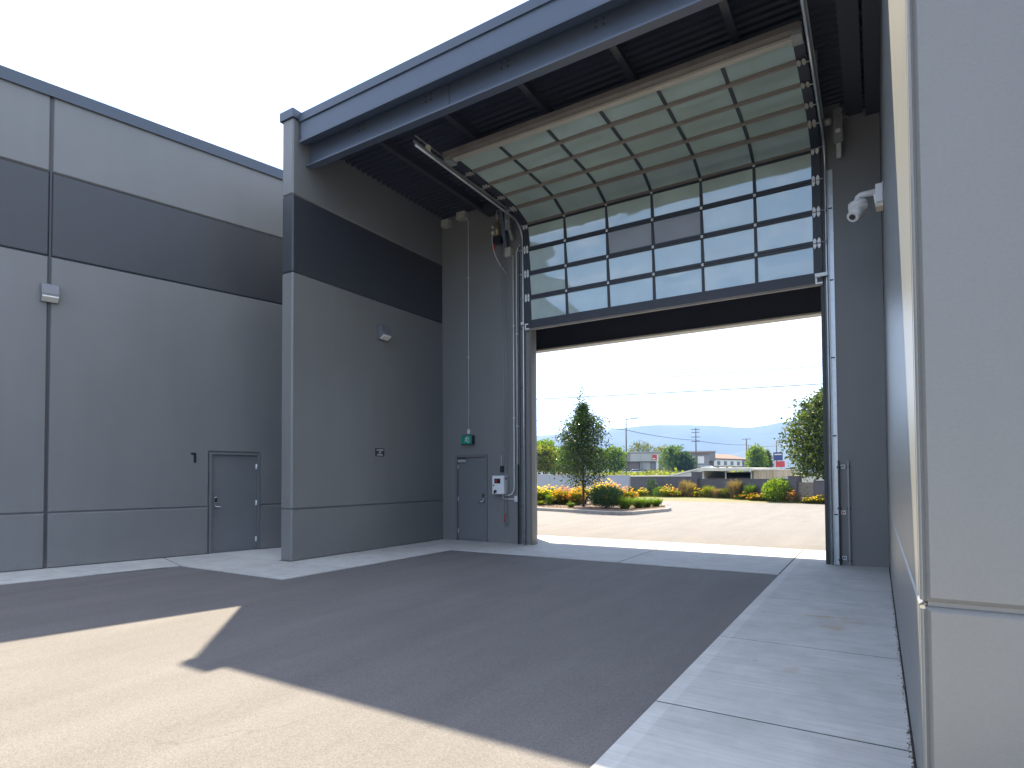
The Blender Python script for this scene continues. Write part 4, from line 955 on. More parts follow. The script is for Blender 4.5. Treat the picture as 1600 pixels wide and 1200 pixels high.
def tree(name, label, loc, h, prof, nleaf, lsz, lm, z_clear, trunk_r, seed, group=None, limbs=26, lean=0.0, spray=.66, up=0.5):
    """prof: list of (height fraction, radius) for the crown envelope"""
    rng = random.Random(seed); t = thing(name, label, 'tree', loc, group=group)
    X, Y, Z = loc
    def rad(f):
        for (a, ra), (b, rb_) in zip(prof, prof[1:]):
            if a <= f <= b: return ra + (rb_ - ra) * (f - a) / max(1e-6, b - a)
        return 0
    mb = MB().tube([(X, Y, Z), (X + .01 * h * lean, Y, Z + h * .25), (X + rng.uniform(-.02, .02) * h, Y + rng.uniform(-.01, .01) * h, Z + h * .6), (X, Y, Z + h * .93)], [trunk_r, trunk_r * .8, trunk_r * .45, trunk_r * .1], 9)
    tips = []
    fmin = z_clear / h
    for i in range(limbs):
        f = fmin + (0.9 - fmin) * (i / limbs) ** 0.9; a = i * 2.4 + rng.uniform(-.3, .3)
        r = rad(min(.999, f + .07 + max(0, up - .6) * .32)) * rng.uniform(.72, 1.08)
        base = Vector((X, Y, Z + h * f * 0.93)); rise = r * rng.uniform(.5, 1.0) * up * 2
        mid = base + Vector((cos(a) * r * .5, sin(a) * r * .5, rise * .35)); tip = base + Vector((cos(a) * r, sin(a) * r, rise))
        if tip.z > Z + h: tip.z = Z + h * .99
        rr = trunk_r * .42 * (1 - f * .7)
        mb.tube([base, mid, tip], [rr, rr * .6, rr * .15], 5, cap=False)
        tips += [(base, mid, tip, r)]
    mb.part('trunk', M['bark'], t, fix=False)
    lb = MB(); pts = []
    k = int(nleaf * spray)
    for _ in range(k):                                     # along limbs, in small sprays
        b, m_, tp, r = rng.choice(tips); q = rng.random() ** .7
        p = b.lerp(m_, q * 2) if q < .5 else m_.lerp(tp, q * 2 - 1)
        sp = (0.10 + .16 * r) * (1.15 - q * .55)
        pts.append(p + Vector((rng.gauss(0, sp), rng.gauss(0, sp), rng.gauss(0, sp))))
    while len(pts) < nleaf:
        f = rng.uniform(fmin, 1); r = rad(f)
        if rng.random() > (r / max(x[1] for x in prof)) + .05: continue
        a = rng.uniform(0, 2 * pi)
        lump = 1 + .16 * sin(a * 3 + f * 11 + seed) + .12 * sin(a * 5 - f * 17)
        q = r * lump * sqrt(rng.uniform(.1, 1))
        pts.append(Vector((X + q * cos(a), Y + q * sin(a), Z + h * f)))
    leaves(lb, pts, lsz, rng, 0.2)
    lb.part('crown', lm, t, fix=False)
    return t

# ------------------------------------------------------------------ island with tree and flowers
isl = [(-30, 28.2), (-22, 26.4), (-13.87, 24.45), (-11.4, 23.7), (-9.55, 23.0), (-9.0, 23.0), (-8.6, 23.35), (-8.02, 26.3), (-8.1, 27.1), (-8.9, 29.0), (-10.6, 31.6), (-14, 33.5), (-30, 38)]
mb = MB().panel(isl, lambda x, y, d: (x, y, 0.15 + d), 0.155, 0.025)
kb = struct(mb, 'kerb', M['kerb'])
def inset(pts, c_):
    n = len(pts); out = []
    for i in range(n):
        p0, p1, p2 = Vector(pts[i - 1]), Vector(pts[i]), Vector(pts[(i + 1) % n])
        d1 = (p1 - p0).normalized(); d2 = (p2 - p1).normalized(); n1 = Vector((-d1.y, d1.x)); n2 = Vector((-d2.y, d2.x))
        b = n1 + n2; b = b / max(1e-6, b.dot(n1)); out.append(p1 + b * c_)
    return out
isn = inset(isl, 0.16)
mb = MB(); mb.add([(p.x, p.y, 0.155) for p in isn], [tuple(range(len(isn)))])
struct(mb, 'mulch_bed', M['mulch'], fix=False)
rng = random.Random(5)
mb = MB()
for _ in range(2600):
    x, y = rng.uniform(-19, -8.6), rng.uniform(23.3, 29)
    if y < 24.45 - (x + 13.87) * .31 + .22 and x < -9.4: continue
    a = rng.uniform(0, pi); s_ = rng.uniform(.02, .055)
    dx, dy = cos(a) * s_, sin(a) * s_
    z = 0.158; mb.add([(x - dx, y - dy, z), (x + dy * .4, y - dx * .4, z + .015), (x + dx, y + dy, z + .01), (x - dy * .4, y + dx * .4, z + .02)], [(0, 1, 2), (0, 2, 3)])
o = mb.part('mulch_chips', M['mulch'], None, fix=False); o['kind'] = 'stuff'; o['label'] = 'brown wood chips spread over the island bed'

tree('young_tree', 'young cone-shaped dark green tree rising from the planted island', (-11.93, 25.8, 0.15), 5.75,
     [(0, 0), (.14, .3), (.2, .85), (.27, 1.30), (.38, 1.40), (.50, 1.34), (.60, 1.16), (.70, .88), (.80, .56), (.9, .30), (1, .06)], 15500, 0.105, LM['tree'], 1.0, 0.062, 21, limbs=58, up=.85, spray=.84)

def shrub(name, label, x, y, r, h, n, sz, lm, seed, z0=0.155, group=None, cat='shrub', flowers=None, nf=0, fs=.05, up=.5):
    rng = random.Random(seed); t = thing(name, label, cat, (x, y, z0), group=group)
    mb = MB()
    for i in range(7):
        a = rng.uniform(0, 6.28); mb.tube([(x + .04 * cos(a), y + .04 * sin(a), z0), (x + cos(a) * r * .35, y + sin(a) * r * .35, z0 + h * .45), (x + cos(a) * r * .6, y + sin(a) * r * .6, z0 + h * .8)], .012, 4, .003, cap=False)
    mb.part('stems', M['bark'], t, fix=False)
    pts = []
    for _ in range(n):
        p = shellpoint(rng, (x, y, z0), r, h, .45)
        a = math.atan2(p[1] - y, p[0] - x); l = 1 + .10 * sin(3 * a + seed) + .06 * sin(7 * a)
        pts.append((x + (p[0] - x) * l, y + (p[1] - y) * l, p[2] * (1 + .05 * sin(5 * a)) - .02))
    lb = MB(); leaves(lb, pts, sz, rng, up); lb.part('foliage', lm, t, fix=False)
    if flowers:
        fb_ = MB(); leaves(fb_, [Vector(shellpoint(rng, (x, y, z0 + h * .28), r * 1.04, h * .86, .7)) for _ in range(nf)], fs, rng, .6, .9)
        fb_.part('blossoms', flowers, t, fix=False)
    return t
def clump(name, label, x, y, r, h, n, lm, seed, fl=None, nf=0, z0=0.155, wd=.02, cat='plant', group=None, lean=.6, fsz=.08):
    rng = random.Random(seed); t = thing(name, label, cat, (x, y, z0), group=group)
    mb = MB(); blades(mb, x, y, z0, r * 1.1, h * .86, n, rng, wd, lean)
    leaves(mb, [shellpoint(rng, (x, y, z0), r * 1.05, h * .8, .35) for _ in range(n // 2)], .09, rng, .8, .35)
    mb.part('foliage', lm, t, fix=False)
    if fl:
        sm_ = MB(); fb_ = MB()
        for _ in range(nf):
            a = rng.uniform(0, 6.28); q = r * sqrt(rng.random()) * 1.05; hh = h * (.42 + .60 * rng.random()) * (1.08 - .45 * (q / r) ** 2)
            p = Vector((x + q * cos(a), y + q * sin(a), z0 + hh))
            sm_.tube([(x + q * .4 * cos(a), y + q * .4 * sin(a), z0), p], .005, 3, cap=False)
            for k_ in range(5):
                b = k_ * 1.257 + a; d = Vector((cos(b), sin(b), .8)).normalized(); w_ = Vector((-sin(b), cos(b), 0)) * fsz * .25
                fb_.add([p, p + d * fsz * .6 + w_, p + d * fsz, p + d * fsz * .6 - w_], [(0, 1, 2), (0, 2, 3)])
        sm_.part('flower_stems', lm, t, fix=False); fb_.part('blossoms', fl, t, fix=False)
    return t
shrub('round_shrub', 'dense rounded dark green shrub at the front of the planted island', -10.5, 25.2, .82, 1.02, 5200, .07, LM['dark'], 4, up=1.2)
for i, (x, y, r, h, lb_) in enumerate(((-9.55, 25.0, .44, .70, 'fine lime-green grass tuft right beside the round dark shrub'), (-9.25, 25.9, .36, .58, 'low lime-green grass tuft in the middle of the island tip'),
                                       (-9.15, 26.7, .34, .54, 'lime-green grass tuft near the rounded island tip'), (-9.0, 27.6, .34, .50, 'farthest lime-green grass tuft on the island tip'))):
    clump('grass_tuft', lb_, x, y, r, h, 620, LM['lime'], 30 + i, wd=.014, cat='grass tuft', group='grass tufts on the island', lean=1.1)
G_ = 'flower clumps on the island'
fl = [(-14.9, 27.0, .62, .95, 'green', 'yellow', 75, 'yellow-flowered clump at the left end against the door jamb'),
      (-15.0, 28.4, .6, 1.0, 'green', 'yellow', 60, 'yellow-flowered clump behind the left end of the island'),
      (-14.45, 27.7, .55, .85, 'green', 'orange', 26, 'leafy green clump with few orange flowers left of the tree'),
      (-13.86, 27.5, .6, .9, 'yellowgreen', 'orange', 85, 'orange-flowered clump left behind the tree trunk'),
      (-13.3, 28.5, .6, 1.05, 'green', 'yellow', 80, 'yellow-flowered clump directly behind the tree trunk'),
      (-13.0, 27.2, .5, .85, 'yellowgreen', 'orange', 60, 'reddish-orange clump just left of the tree trunk'),
      (-12.6, 29.2, .62, 1.2, 'green', 'yellow', 100, 'tall yellow-flowered clump right of the tree trunk'),
      (-12.0, 29.0, .6, 1.2, 'green', 'yellow', 110, 'tallest yellow-flowered clump behind the round shrub'),
      (-11.5, 28.7, .58, 1.05, 'green', 'orange', 90, 'orange-yellow clump behind the right side of the round shrub'),
      (-11.0, 29.2, .55, .85, 'yellowgreen', 'orange', 60, 'low orange clump farther right behind the round shrub'),
      (-15.9, 27.9, .6, 1.0, 'green', 'yellow', 60, 'yellow-flowered clump half hidden by the door jamb')]
for i, (x, y, r, h, a, b, nf, lb_) in enumerate(fl):
    clump('flower_clump', lb_, x, y, r, h, 620, LM[a], 50 + i, LM[b], int(nf * 1.6), group=G_, cat='flowers', wd=.028)
for i, (x, y, h, lm_, lb_) in enumerate(((-14.35, 25.9, .3, 'yellowgreen', 'tiny yellow-green plant at the left front of the mulch'), (-12.2, 25.0, .28, 'lime', 'tiny lime plant at the foot of the young tree'), (-14.1, 26.4, .7, 'lime', 'light green upright plant left of the tree'))):
    clump('small_plant', lb_, x, y, .24, h, 160, LM[lm_], 80 + i, wd=.035, group='small plants in the mulch')

# ------------------------------------------------------------------ walls beyond the lot
mb = MB(); bed = [(-18.5, 45.0), (-16.2, 42.8), (-11.9, 41.0), (-6.7, 38.9), (-2.0, 36.7), (6, 33.4), (6, 32.6 + .9), (0, 36.0), (-2.2, 37.35), (-18.2, 47.0)]
bed = [(-17.5, 43.3), (-14.0, 41.85), (-8.0, 39.4), (-2.2, 37.0), (4.0, 34.4), (4.0, 33.3), (0.0, 35.6), (-17.0, 46.1)]
bed = [(-17.5, 43.3), (-14.0, 41.7), (-8.0, 39.2), (-2.2, 36.7), (1.5, 34.9), (0.0, 35.55), (-17.0, 46.1)]
mb.add([(x, y, 0.010) for x, y in bed], [tuple(range(len(bed)))]); struct(mb, 'planting_soil', M['soil'], fix=False)
def wseg(root, name, A, B, z1, th, mt, z0=-.05, capz=0, capm=None):
    A, B = Vector(A), Vector(B); d = (B - A); L_ = d.length; d.normalize(); n_ = Vector((-d.y, d.x))
    f_ = lambda u, v, q: (A.x + d.x * u + n_.x * v, A.y + d.y * u + n_.y * v, q)
    p_ = MB().box(0, L_, -th / 2, th / 2, z0, z1, f_).part(name, M[mt], root)
    if capz: MB().box(-.01, L_ + .01, -th / 2 - .03, th / 2 + .03, z1 + .001, z1 + capz, f_).part('wall_cap', M[capm], p_)
    return p_
gw = thing('garden_wall', 'low dark grey block wall with two pillars beyond the parking lot', 'wall', (-10, 41.7, 0))
D0, D1 = Vector((-17, 46)), Vector((0, 35.5)); dd = (D1 - D0)
def onw(x): return tuple(D0 + dd * ((x - D0.x) / dd.x))
wseg(gw, 'wall_section', onw(-17.0), onw(-11.0), 1.56, .2, 'block', capz=.06, capm='cap')
wseg(gw, 'wall_section', onw(-10.55), onw(-4.3), 1.36, .2, 'block', capz=.03, capm='block')
wseg(gw, 'wall_section', onw(-3.0), onw(4.0), 1.27, .2, 'block', capz=.03, capm='block')
wseg(gw, 'pillar', onw(-11.0), onw(-10.55), 1.82, .5, 'block', capz=.06, capm='block')
wseg(gw, 'pillar', onw(-4.3), onw(-3.85), 1.50, .5, 'block', capz=.07, capm='block')
rng = random.Random(9)
A = Vector(onw(-3.85)); B = Vector(onw(-3.0)); d = (B - A).normalized(); n_ = Vector((-d.y, d.x)); L_ = (B - A).length
for r_i in range(6):
    z0 = -.02 + r_i * .205
    x_ = 0 if r_i % 2 else -.2
    while x_ < L_:
        a, b = max(0, x_), min(L_, x_ + .395)
        if b - a > .05:
            f_ = lambda u, v, q: (A.x + d.x * u + n_.x * v, A.y + d.y * u + n_.y * v, q)
            MB().cbox(a + .004, b - .004, -.11, .10 + rng.uniform(-.006, .006), z0 + .004, z0 + .201, .008, f_).part('block', M['block_brown'], gw)
        x_ += .4
ww = thing('white_wall', 'whitewashed low wall running left behind the flowers', 'wall', (-20, 48.5, 0))
for i in range(5):
    a = Vector((-17.2, 46.2)).lerp(Vector((-36, 58.5)), i / 5); b = Vector((-17.2, 46.2)).lerp(Vector((-36, 58.5)), (i + 1) / 5 - .002)
    wseg(ww, 'wall_section', a, b, 1.66 + .05 * i, .2, 'whitewall', capz=.04, capm='cap')

# bed plants
BP = [(-16.0, 43.6, .55, .75, 'dark', None, 'sh', 'dark green shrub in the corner of the white and dark walls'),
      (-15.0, 43.0, .5, .55, 'yellowgreen', 'yellow', 'cl', 'low yellow clump below the wall corner'),
      (-14.4, 43.3, .45, .95, 'dark', None, 'sh', 'small dark bush at the left part of the garden wall'),
      (-13.5, 42.3, .5, .75, 'green', None, 'sh', 'mid green bush left of the yellow flowers'),
      (-12.7, 41.9, .6, .65, 'yellowgreen', 'yellow', 'cl', 'bright yellow flower clump left of the first pillar'),
      (-12.0, 41.6, .55, .75, 'yellowgreen', 'orange', 'cl', 'orange and yellow clump left of the first pillar'),
      (-11.5, 42.0, .55, 1.35, 'brown', None, 'cl', 'tall dry brown weed just left of the first pillar'),
      (-11.0, 41.4, .55, .95, 'brown', None, 'cl', 'dry brown weed in front of the first pillar'),
      (-10.3, 40.9, .55, .7, 'olive', 'yellow', 'cl', 'olive weed right of the first pillar'),
      (-9.6, 40.6, .6, .85, 'yellowgreen', None, 'cl', 'yellow-green weed clump by the wall between pillars'),
      (-9.0, 40.3, .55, .95, 'brown', None, 'cl', 'tall brown weed in the middle of the garden wall'),
      (-8.4, 40.2, .55, .85, 'olive', None, 'cl', 'olive weed in the middle of the garden wall'),
      (-7.8, 39.9, .55, 1.15, 'brown', None, 'cl', 'tallest feathery brown weed below the shed opening'),
      (-7.2, 39.4, .5, .5, 'yellowgreen', 'orange', 'cl', 'orange flower clump right of the brown weeds'),
      (-6.75, 39.2, .5, .95, 'green', None, 'cl', 'upright green weed left of the big bright bush'),
      (-6.4, 38.8, .5, .55, 'yellowgreen', 'orange', 'cl', 'second orange flower clump left of the big bush'),
      (-5.8, 38.6, .5, .5, 'olive', 'yellow', 'cl', 'low olive clump at the foot of the big bush'),
      (-4.2, 37.7, .35, .5, 'brown', 'orange', 'cl', 'small orange clump between big bush and second pillar'),
      (-3.2, 37.2, .4, .35, 'yellowgreen', 'yellow', 'cl', 'low yellow clump below the brown blocks'),
      (-2.6, 36.9, .4, .35, 'olive', 'yellow', 'cl', 'last low clump at the right end of the wall')]
for i, (x, y, r, h, lm_, f_, kd, lb_) in enumerate(BP):
    h *= 1.25 + .25 * ((i * 7) % 5 - 2) / 2
    if kd == 'sh': shrub('bush', lb_, x, y, r, h, 900, .10, LM[lm_], 100 + i, 0.01, 'plants along the garden wall')
    else: clump('weed_clump', lb_, x, y, r, h, 560, LM[lm_], 100 + i, LM[f_] if f_ else None, 42 if f_ else 0, 0.01, wd=.024, group='plants along the garden wall', fsz=.09, lean=rng.uniform(.5, 1.1))
shrub('bush', 'large bright lime-green bush in front of the second pillar', -5.0, 38.3, .95, 1.38, 2300, .16, LM['lime'], 140, 0.01, 'plants along the garden wall', up=.9)
rng = random.Random(77); mb = MB()
for _ in range(9000):
    x = rng.uniform(-17, 0.5); yb = 41.7 + (x + 14) * (-.4167) if x < 0 else 35.9
    y = yb + rng.uniform(0.02, 1.0) ** 1.3 * min(2.6, max(.3, (D0 + dd * ((x - D0.x) / dd.x)).y - yb - .1))
    h_ = rng.uniform(.06, .2); a = rng.uniform(0, 6.28); e = h_ * .4
    mb.add([(x - .012, y, .012), (x + .012, y, .012), (x + cos(a) * e, y + sin(a) * e, .012 + h_)], [(0, 1, 2)])
o = mb.part('grass', LM['yellowgreen'], None, fix=False); o['kind'] = 'stuff'; o['label'] = 'short yellow-green grass and weeds at the edge of the lot'

# ------------------------------------------------------------------ trees beyond the wall
roundp = [(0, 0), (.12, .55), (.25, .9), (.45, 1), (.65, .92), (.82, .68), (.93, .38), (1, .05)]
def P_(r): return [(a, b * r) for a, b in roundp]
tree('broadleaf_tree', 'large leafy green tree overhanging the garden wall beside the right jamb', (-2.45, 39.9, 0), 6.9, P_(2.4), 16000, .21, LM['rich'], 1.5, .14, 61, group='trees beyond the wall', limbs=48, up=.45, spray=.6)
T = [(-39.6, 72.5, 1.85, 4.2, 1.9, 'yellowgreen', 'bushy yellow-green tree cut off by the left jamb', 74), (-44.4, 84, 1.85, 4.4, 2.3, 'green', 'darker green tree in the row over the white wall', 75),
     (-41.2, 76, 1.9, 5.2, 2.3, 'lime', 'tall narrow lime tree at the left edge of the opening', 63), (-43, 88, 1.8, 5.4, 2.6, 'green', 'round green tree over the white wall left of the young tree', 64),
     (-40.4, 92, 1.8, 4.8, 2.6, 'green', 'round green tree partly behind the young tree', 65), (-44.8, 90, 1.8, 4.6, 2.2, 'yellowgreen', 'yellowish tree above the parked cars', 66),
     (-38.2, 95, 1.8, 5.0, 2.2, 'lime', 'bright green tree right of the young tree', 67), (-68.0, 194, 1.8, 12.2, 5.6, 'olive', 'dark olive tree rising behind the flat-roofed building', 68),
     (-64.2, 207, 1.8, 11.2, 5.0, 'yellowgreen', 'yellow-green treetop behind the flat-roofed building', 69), (-38.4, 130, 1.8, 6.6, 3.3, 'green', 'broad dark green tree in front of the flat-roofed building', 70),
     (-19.2, 118, 1.6, 5.9, 1.9, 'lime', 'rounded yellow-green tree right of the double poles', 71), (-36.0, 131, 1.8, 5.2, 2.4, 'dark', 'low dark tree touching the broad green tree', 72),
     (-19.3, 132, 1.7, 5.2, .9, 'olive', 'small tree left of the blue sign', 73)]
for (x, y, z, h, r, lm_, lb_, sd_) in T:
    tree('far_tree', lb_, (x, y, z), h, P_(r), 2600, .34 * (1 + y / 300), LM[lm_], h * .14, .12, sd_, group='trees beyond the wall', limbs=18, up=.35)
rng = random.Random(99); mb = MB()
for _ in range(3200):
    y = rng.uniform(96, 140); x = -0.40 * y + rng.uniform(-16, 22); z = tz(x, y)
    c_ = .5 + .5 * sin(x * .7) * sin(y * .31)
    if rng.random() > c_ + .1: continue
    p = (x, y, z + rng.uniform(0, 1.0) * c_); leaves(mb, [p], .5, rng, .5, .8)
o = mb.part('scrub', LM['yellowgreen'], None, fix=False); o['kind'] = 'stuff'; o['label'] = 'low yellow-green scrub beyond the garden wall'

# ------------------------------------------------------------------ far buildings
M['b_panel'] = mat('pale_cladding', (0.36, 0.37, 0.35), 0.8, var=0.1, vs=.6)
M['b_brown'] = mat('brown_cladding', (0.15, 0.12, 0.11), 0.8, var=0.1, vs=.6)
M['b_grey'] = mat('grey_cladding', (0.20, 0.20, 0.20), 0.8, var=0.1, vs=.6)
M['b_white'] = mat('white_boards', (0.62, 0.62, 0.60), 0.7, var=0.05, vs=.6)
M['b_roof'] = mat('red_brown_roof', (0.20, 0.125, 0.09), 0.85, var=0.12, vs=.8)
M['b_glass'] = mat('far_window_glass', (0.10, 0.14, 0.17), 0.15, var=0.1, vs=.8)
M['shed_roof'] = mat('pale_shed_roof', (0.60, 0.58, 0.52), 0.7, var=0.12, vs=2)
M['shed_wall'] = mat('pale_shed_wall', (0.48, 0.50, 0.50), 0.7, var=0.08, vs=2)
M['shed_dark'] = mat('dark_brown_interior', (0.035, 0.018, 0.014), 0.8, var=0.2, vs=2)
M['tanpanel'] = mat('tan_rusty_panel', (0.52, 0.45, 0.34), 0.8, col2=(0.42, 0.30, 0.20), vs=3.5, stretch=(1, 1, .25))
def frame(A, B):
    A, B = Vector(A), Vector(B); d = (B - A); L_ = d.length; d.normalize(); n_ = Vector((-d.y, d.x))
    return (lambda u, v, q: (A.x + d.x * u + n_.x * v, A.y + d.y * u + n_.y * v, q)), L_
b1 = thing('flat_roof_building', 'long flat-roofed two-tone building behind the far parking area', 'building', (-60, 174, 1.8))
f_, L_ = frame((-65.4, 171.2), (-41.0, 180.5))
MB().box(0, L_, 0.5, 12, 1.7, 6.0, f_).part('lower_wall', M['b_brown'], b1)
up_ = MB().box(-.6, L_ + .3, -.4, 12.2, 6.0, 8.7, f_).part('upper_wall', M['b_grey'], b1)
k = 0; u = -.5
for w_, mt in ((2.2, 'b_grey'), (3.0, 'b_panel'), (3.3, 'b_panel'), (3.0, 'b_panel'), (3.4, 'b_grey'), (3.2, 'b_grey'), (3.0, 'b_grey'), (2.5, 'b_grey')):
    MB().box(u + .04, u + w_ - .04, -.52, -.41, 6.1, 8.5, f_).part('cladding_panel', M[mt], up_); u += w_
MB().box(-.8, L_ + .5, -.7, 12.4, 8.72, 9.0, f_).part('roof_slab', M['b_panel'], b1)
for u0, u1, mt in ((1.4, 4.3, 'b_brown'), (4.7, 7.7, 'b_panel'), (7.9, 9.0, 'b_grey'), (9.3, 10.3, 'b_white'), (10.8, 13.0, 'b_grey'), (13.6, 16.5, 'b_grey'), (17, 20, 'b_panel')):
    MB().box(u0, u1, .38, .49, 3.6, 5.9, f_).part('bay_panel', M[mt], b1)
for u0 in (1.5, 5.5, 9.5, 14, 18, 22): 
    MB().box(u0, u0 + 3.2, .36, .48, 1.9, 3.2, f_).part('window', M['b_panel'] if u0 != 14 else M['b_glass'], b1)
for u0 in (0.3, 5.0, 13.4): MB().box(u0, u0 + .35, -.3, .1, 1.7, 6.0, f_).part('column', M['b_grey'], b1)

b2 = thing('red_roof_house', 'long two-storey house with a red-brown hipped roof behind the shed', 'building', (-40, 190, 1.8))
f_, L_ = frame((-43.5, 180.5), (-36.0, 216.0))
f_, L_ = frame((-43.1, 182.0), (-35.9, 205.0))
MB().box(0, L_, 0, 9, 1.7, 6.9, f_).part('wall', M['b_grey'], b2)
mb = MB(); e = .6; zr = 6.9
vs = [f_(-e, -e, zr), f_(L_ + e, -e, zr), f_(L_ + e, 9 + e, zr), f_(-e, 9 + e, zr), f_(4.5, 4.5, zr + 1.7), f_(L_ - 4.5, 4.5, zr + 1.7)]
mb.add(vs, [(0, 1, 5, 4), (1, 2, 5), (2, 3, 4, 5), (3, 0, 4), (3, 2, 1, 0)]); rf = mb.part('roof', M['b_roof'], b2)
MB().box(1.5, 2.3, 3.5, 4.3, zr + .8, zr + 2.4, f_).part('chimney', M['b_brown'], rf)
MB().box(3.0, L_ - 4, -.12, -.01, 4.6, 6.5, f_).part('upper_siding', M['b_white'], b2)
for u0 in (1.0, 5, 9, 13, 17, 21):
    w_ = MB().box(u0, u0 + 1.6, -.2, -.125, 4.9, 6.1, f_).part('window', M['b_glass'], b2)
    MB().box(u0 - .1, u0 + 1.7, -.22, -.201, 6.1, 6.2, f_).part('lintel', M['b_white'], w_); MB().box(u0 - .1, u0 + 1.7, -.22, -.201, 4.8, 4.9, f_).part('sill', M['b_white'], w_)
for u0 in (7, 19): MB().box(u0, u0 + 1, -.2, -.01, 2.4, 3.6, f_).part('window', M['b_glass'], b2)
b2b = thing('glazed_office', 'low block with large panes and awning left of the red-roofed house', 'building', (-45, 170, 1.8))
f_, L_ = frame((-46.2, 165), (-40.2, 171.0))
MB().box(0, L_, 0, 6, 1.7, 7.9, f_).part('wall', M['b_grey'], b2b)
for u0 in (.4, 2.6, 4.9): MB().box(u0, u0 + 1.9, -.12, -.01, 5.1, 7.1, f_).part('window', M['b_white'] if u0 > 4 else M['b_panel'], b2b)
MB().box(-.2, L_ + .2, -.6, 6.2, 7.92, 8.3, f_).part('roof', M['b_roof'], b2b)
MB().box(1.0, L_ - 2, -.9, -.02, 4.2, 4.5, f_).part('canopy_ledge', M['b_panel'], b2b)
MB().add([f_(5.0, -.1, 4.4), f_(9.0, -.1, 4.4), f_(10.5, -3.5, 2.9), f_(6.2, -3.5, 2.9), f_(5.0, -.1, 4.3), f_(9.0, -.1, 4.3), f_(10.5, -3.5, 2.8), f_(6.2, -3.5, 2.8)], [(0, 1, 2, 3), (7, 6, 5, 4), (0, 4, 5, 1), (1, 5, 6, 2), (2, 6, 7, 3), (3, 7, 4, 0)]).part('awning', M['b_white'], b2b)
MB().box(3.0, 5.0, -.14, -.02, 1.8, 3.7, f_).part('doorway', M['shed_dark'], b2b)

sh = thing('low_shed', 'low pale-roofed shed with dark openings right behind the garden wall', 'shed', (-12, 52, 0))
f_, L_ = frame((-12.44, 50.6), (-8.35, 49.4))
for q in ((0, .12, 0, 4, 0, 2.0), (2.0, 2.08, 0, .12, 0, 1.95), (4.16, 4.26, 0, 4, 0, 1.95)): MB().box(*q, f_).part('post', M['shed_wall'], sh)
MB().box(.13, 4.15, 3.8, 3.95, 0, 1.9, f_).part('rear_wall', M['shed_dark'], sh)
MB().box(.13, 4.15, .5, .6, 0, 1.45, f_).part('counter', M['shed_dark'], sh)
mb = MB(); vs = [f_(-.2, -.5, 2.02), f_(4.5, -.5, 1.98), f_(4.5, 4.3, 1.98), f_(-.2, 4.3, 2.02), f_(-.2, -.5, 2.28), f_(4.5, -.5, 2.20), f_(4.5, 4.3, 2.25), f_(-.2, 4.3, 2.3)]
mb.add(vs, [(0, 3, 2, 1), (4, 5, 6, 7), (0, 1, 5, 4), (1, 2, 6, 5), (2, 3, 7, 6), (3, 0, 4, 7)]).part('roof', M['shed_roof'], sh)
for u0 in (1.4, 2.2, 3.0): MB().box(u0, u0 + .12, -.2, -.05, 2.24, 2.34, f_).part('roof_vent', M['b_brown'], sh)
la = thing('lean_to', 'sloping pale lean-to roof joined to the left of the low shed', 'shed', (-15, 52, 0))
A0, A1 = (-16.3, 53.2), (-12.6, 50.9); f_, L_ = frame(A0, A1)
mb = MB(); vs = [f_(0, 0, 1.50), f_(L_, 0, 2.20), f_(L_, 3.5, 2.25), f_(0, 3.5, 1.50), f_(0, 0, 1.62), f_(L_, 0, 2.32), f_(L_, 3.5, 2.37), f_(0, 3.5, 1.62)]
mb.add(vs, [(0, 3, 2, 1), (4, 5, 6, 7), (0, 1, 5, 4), (1, 2, 6, 5), (2, 3, 7, 6), (3, 0, 4, 7)]).part('roof', M['shed_roof'], la)
MB().prism([(.2, 0), (L_ - .02, 0), (L_ - .02, 2.16), (.2, 1.52)], .1, .2, lambda u, v, q: f_(u, q, v)).part('wall', M['shed_wall'], la)
tp = thing('tan_container', 'tan rust-streaked container right of the low shed', 'container', (-6.3, 49, 0))
f_, L_ = frame((-8.22, 49.3), (-6.60, 48.4))
MB().box(0, L_, 0, 2.4, 0.05, 2.0, f_).part('container_body', M['tanpanel'], tp)
for i in range(7): MB().box(.05 + i * .26, .14 + i * .26, -.035, -.002, .15, 1.92, f_).part('rib', M['tanpanel'], tp)
MB().box(-.03, L_ + .03, -.05, 2.45, 2.002, 2.08, f_).part('top_rail', M['shed_roof'], tp)
pw = thing('pale_wall', 'long pale wall behind the garden wall at the right', 'wall', (-3, 47, 0))
for i in range(3): wseg(pw, 'wall_section', Vector((-6.5, 49.5)).lerp(Vector((3.5, 44)), i / 3), Vector((-6.5, 49.5)).lerp(Vector((3.5, 44)), (i + 1) / 3 - .003), 1.52, .2, 'cap')

# ------------------------------------------------------------------ utility poles, wires
def pole(label, x, y, z, top, r=.15, arms=(), lamp=None, name='utility_pole'):
    t = thing(name, label, 'pole', (x, y, z), group='poles along the street')
    MB().tube([(x, y, z), (x, y, top)], r, 8, r * .7).part('pole_shaft', M['wood'], t)
    for (zz, hw) in arms:
        a = MB().box(x - hw, x + hw, y - .22, y - .10, zz - .06, zz + .07).part('crossarm', M['wood'], t)
        for q in (-.9, -.45, .45, .9): MB().cyl((x + q * hw, y - .16, zz + .07), (x + q * hw, y - .16, zz + .25), .05, 6).part('insulator', M['b_panel'], a)
    if lamp:
        d = lamp; MB().tube([(x, y, top - .15), (x + d * .85, y + d * .52, top + .12)], .09, 6).part('lamp_arm', M['wood'], t)
        MB().cbox(x + d * .80 - .1, x + d * .80 + .8, y + d * .5 - .2, y + d * .5 + .2, top + .02, top + .22, .03).part('lamp_head', M['wood'], t)
    return t
pole('tall pole with street lamp arm right of the young tree', -43.63, 115.3, 1.8, 13.4, .17, (), 1.9)
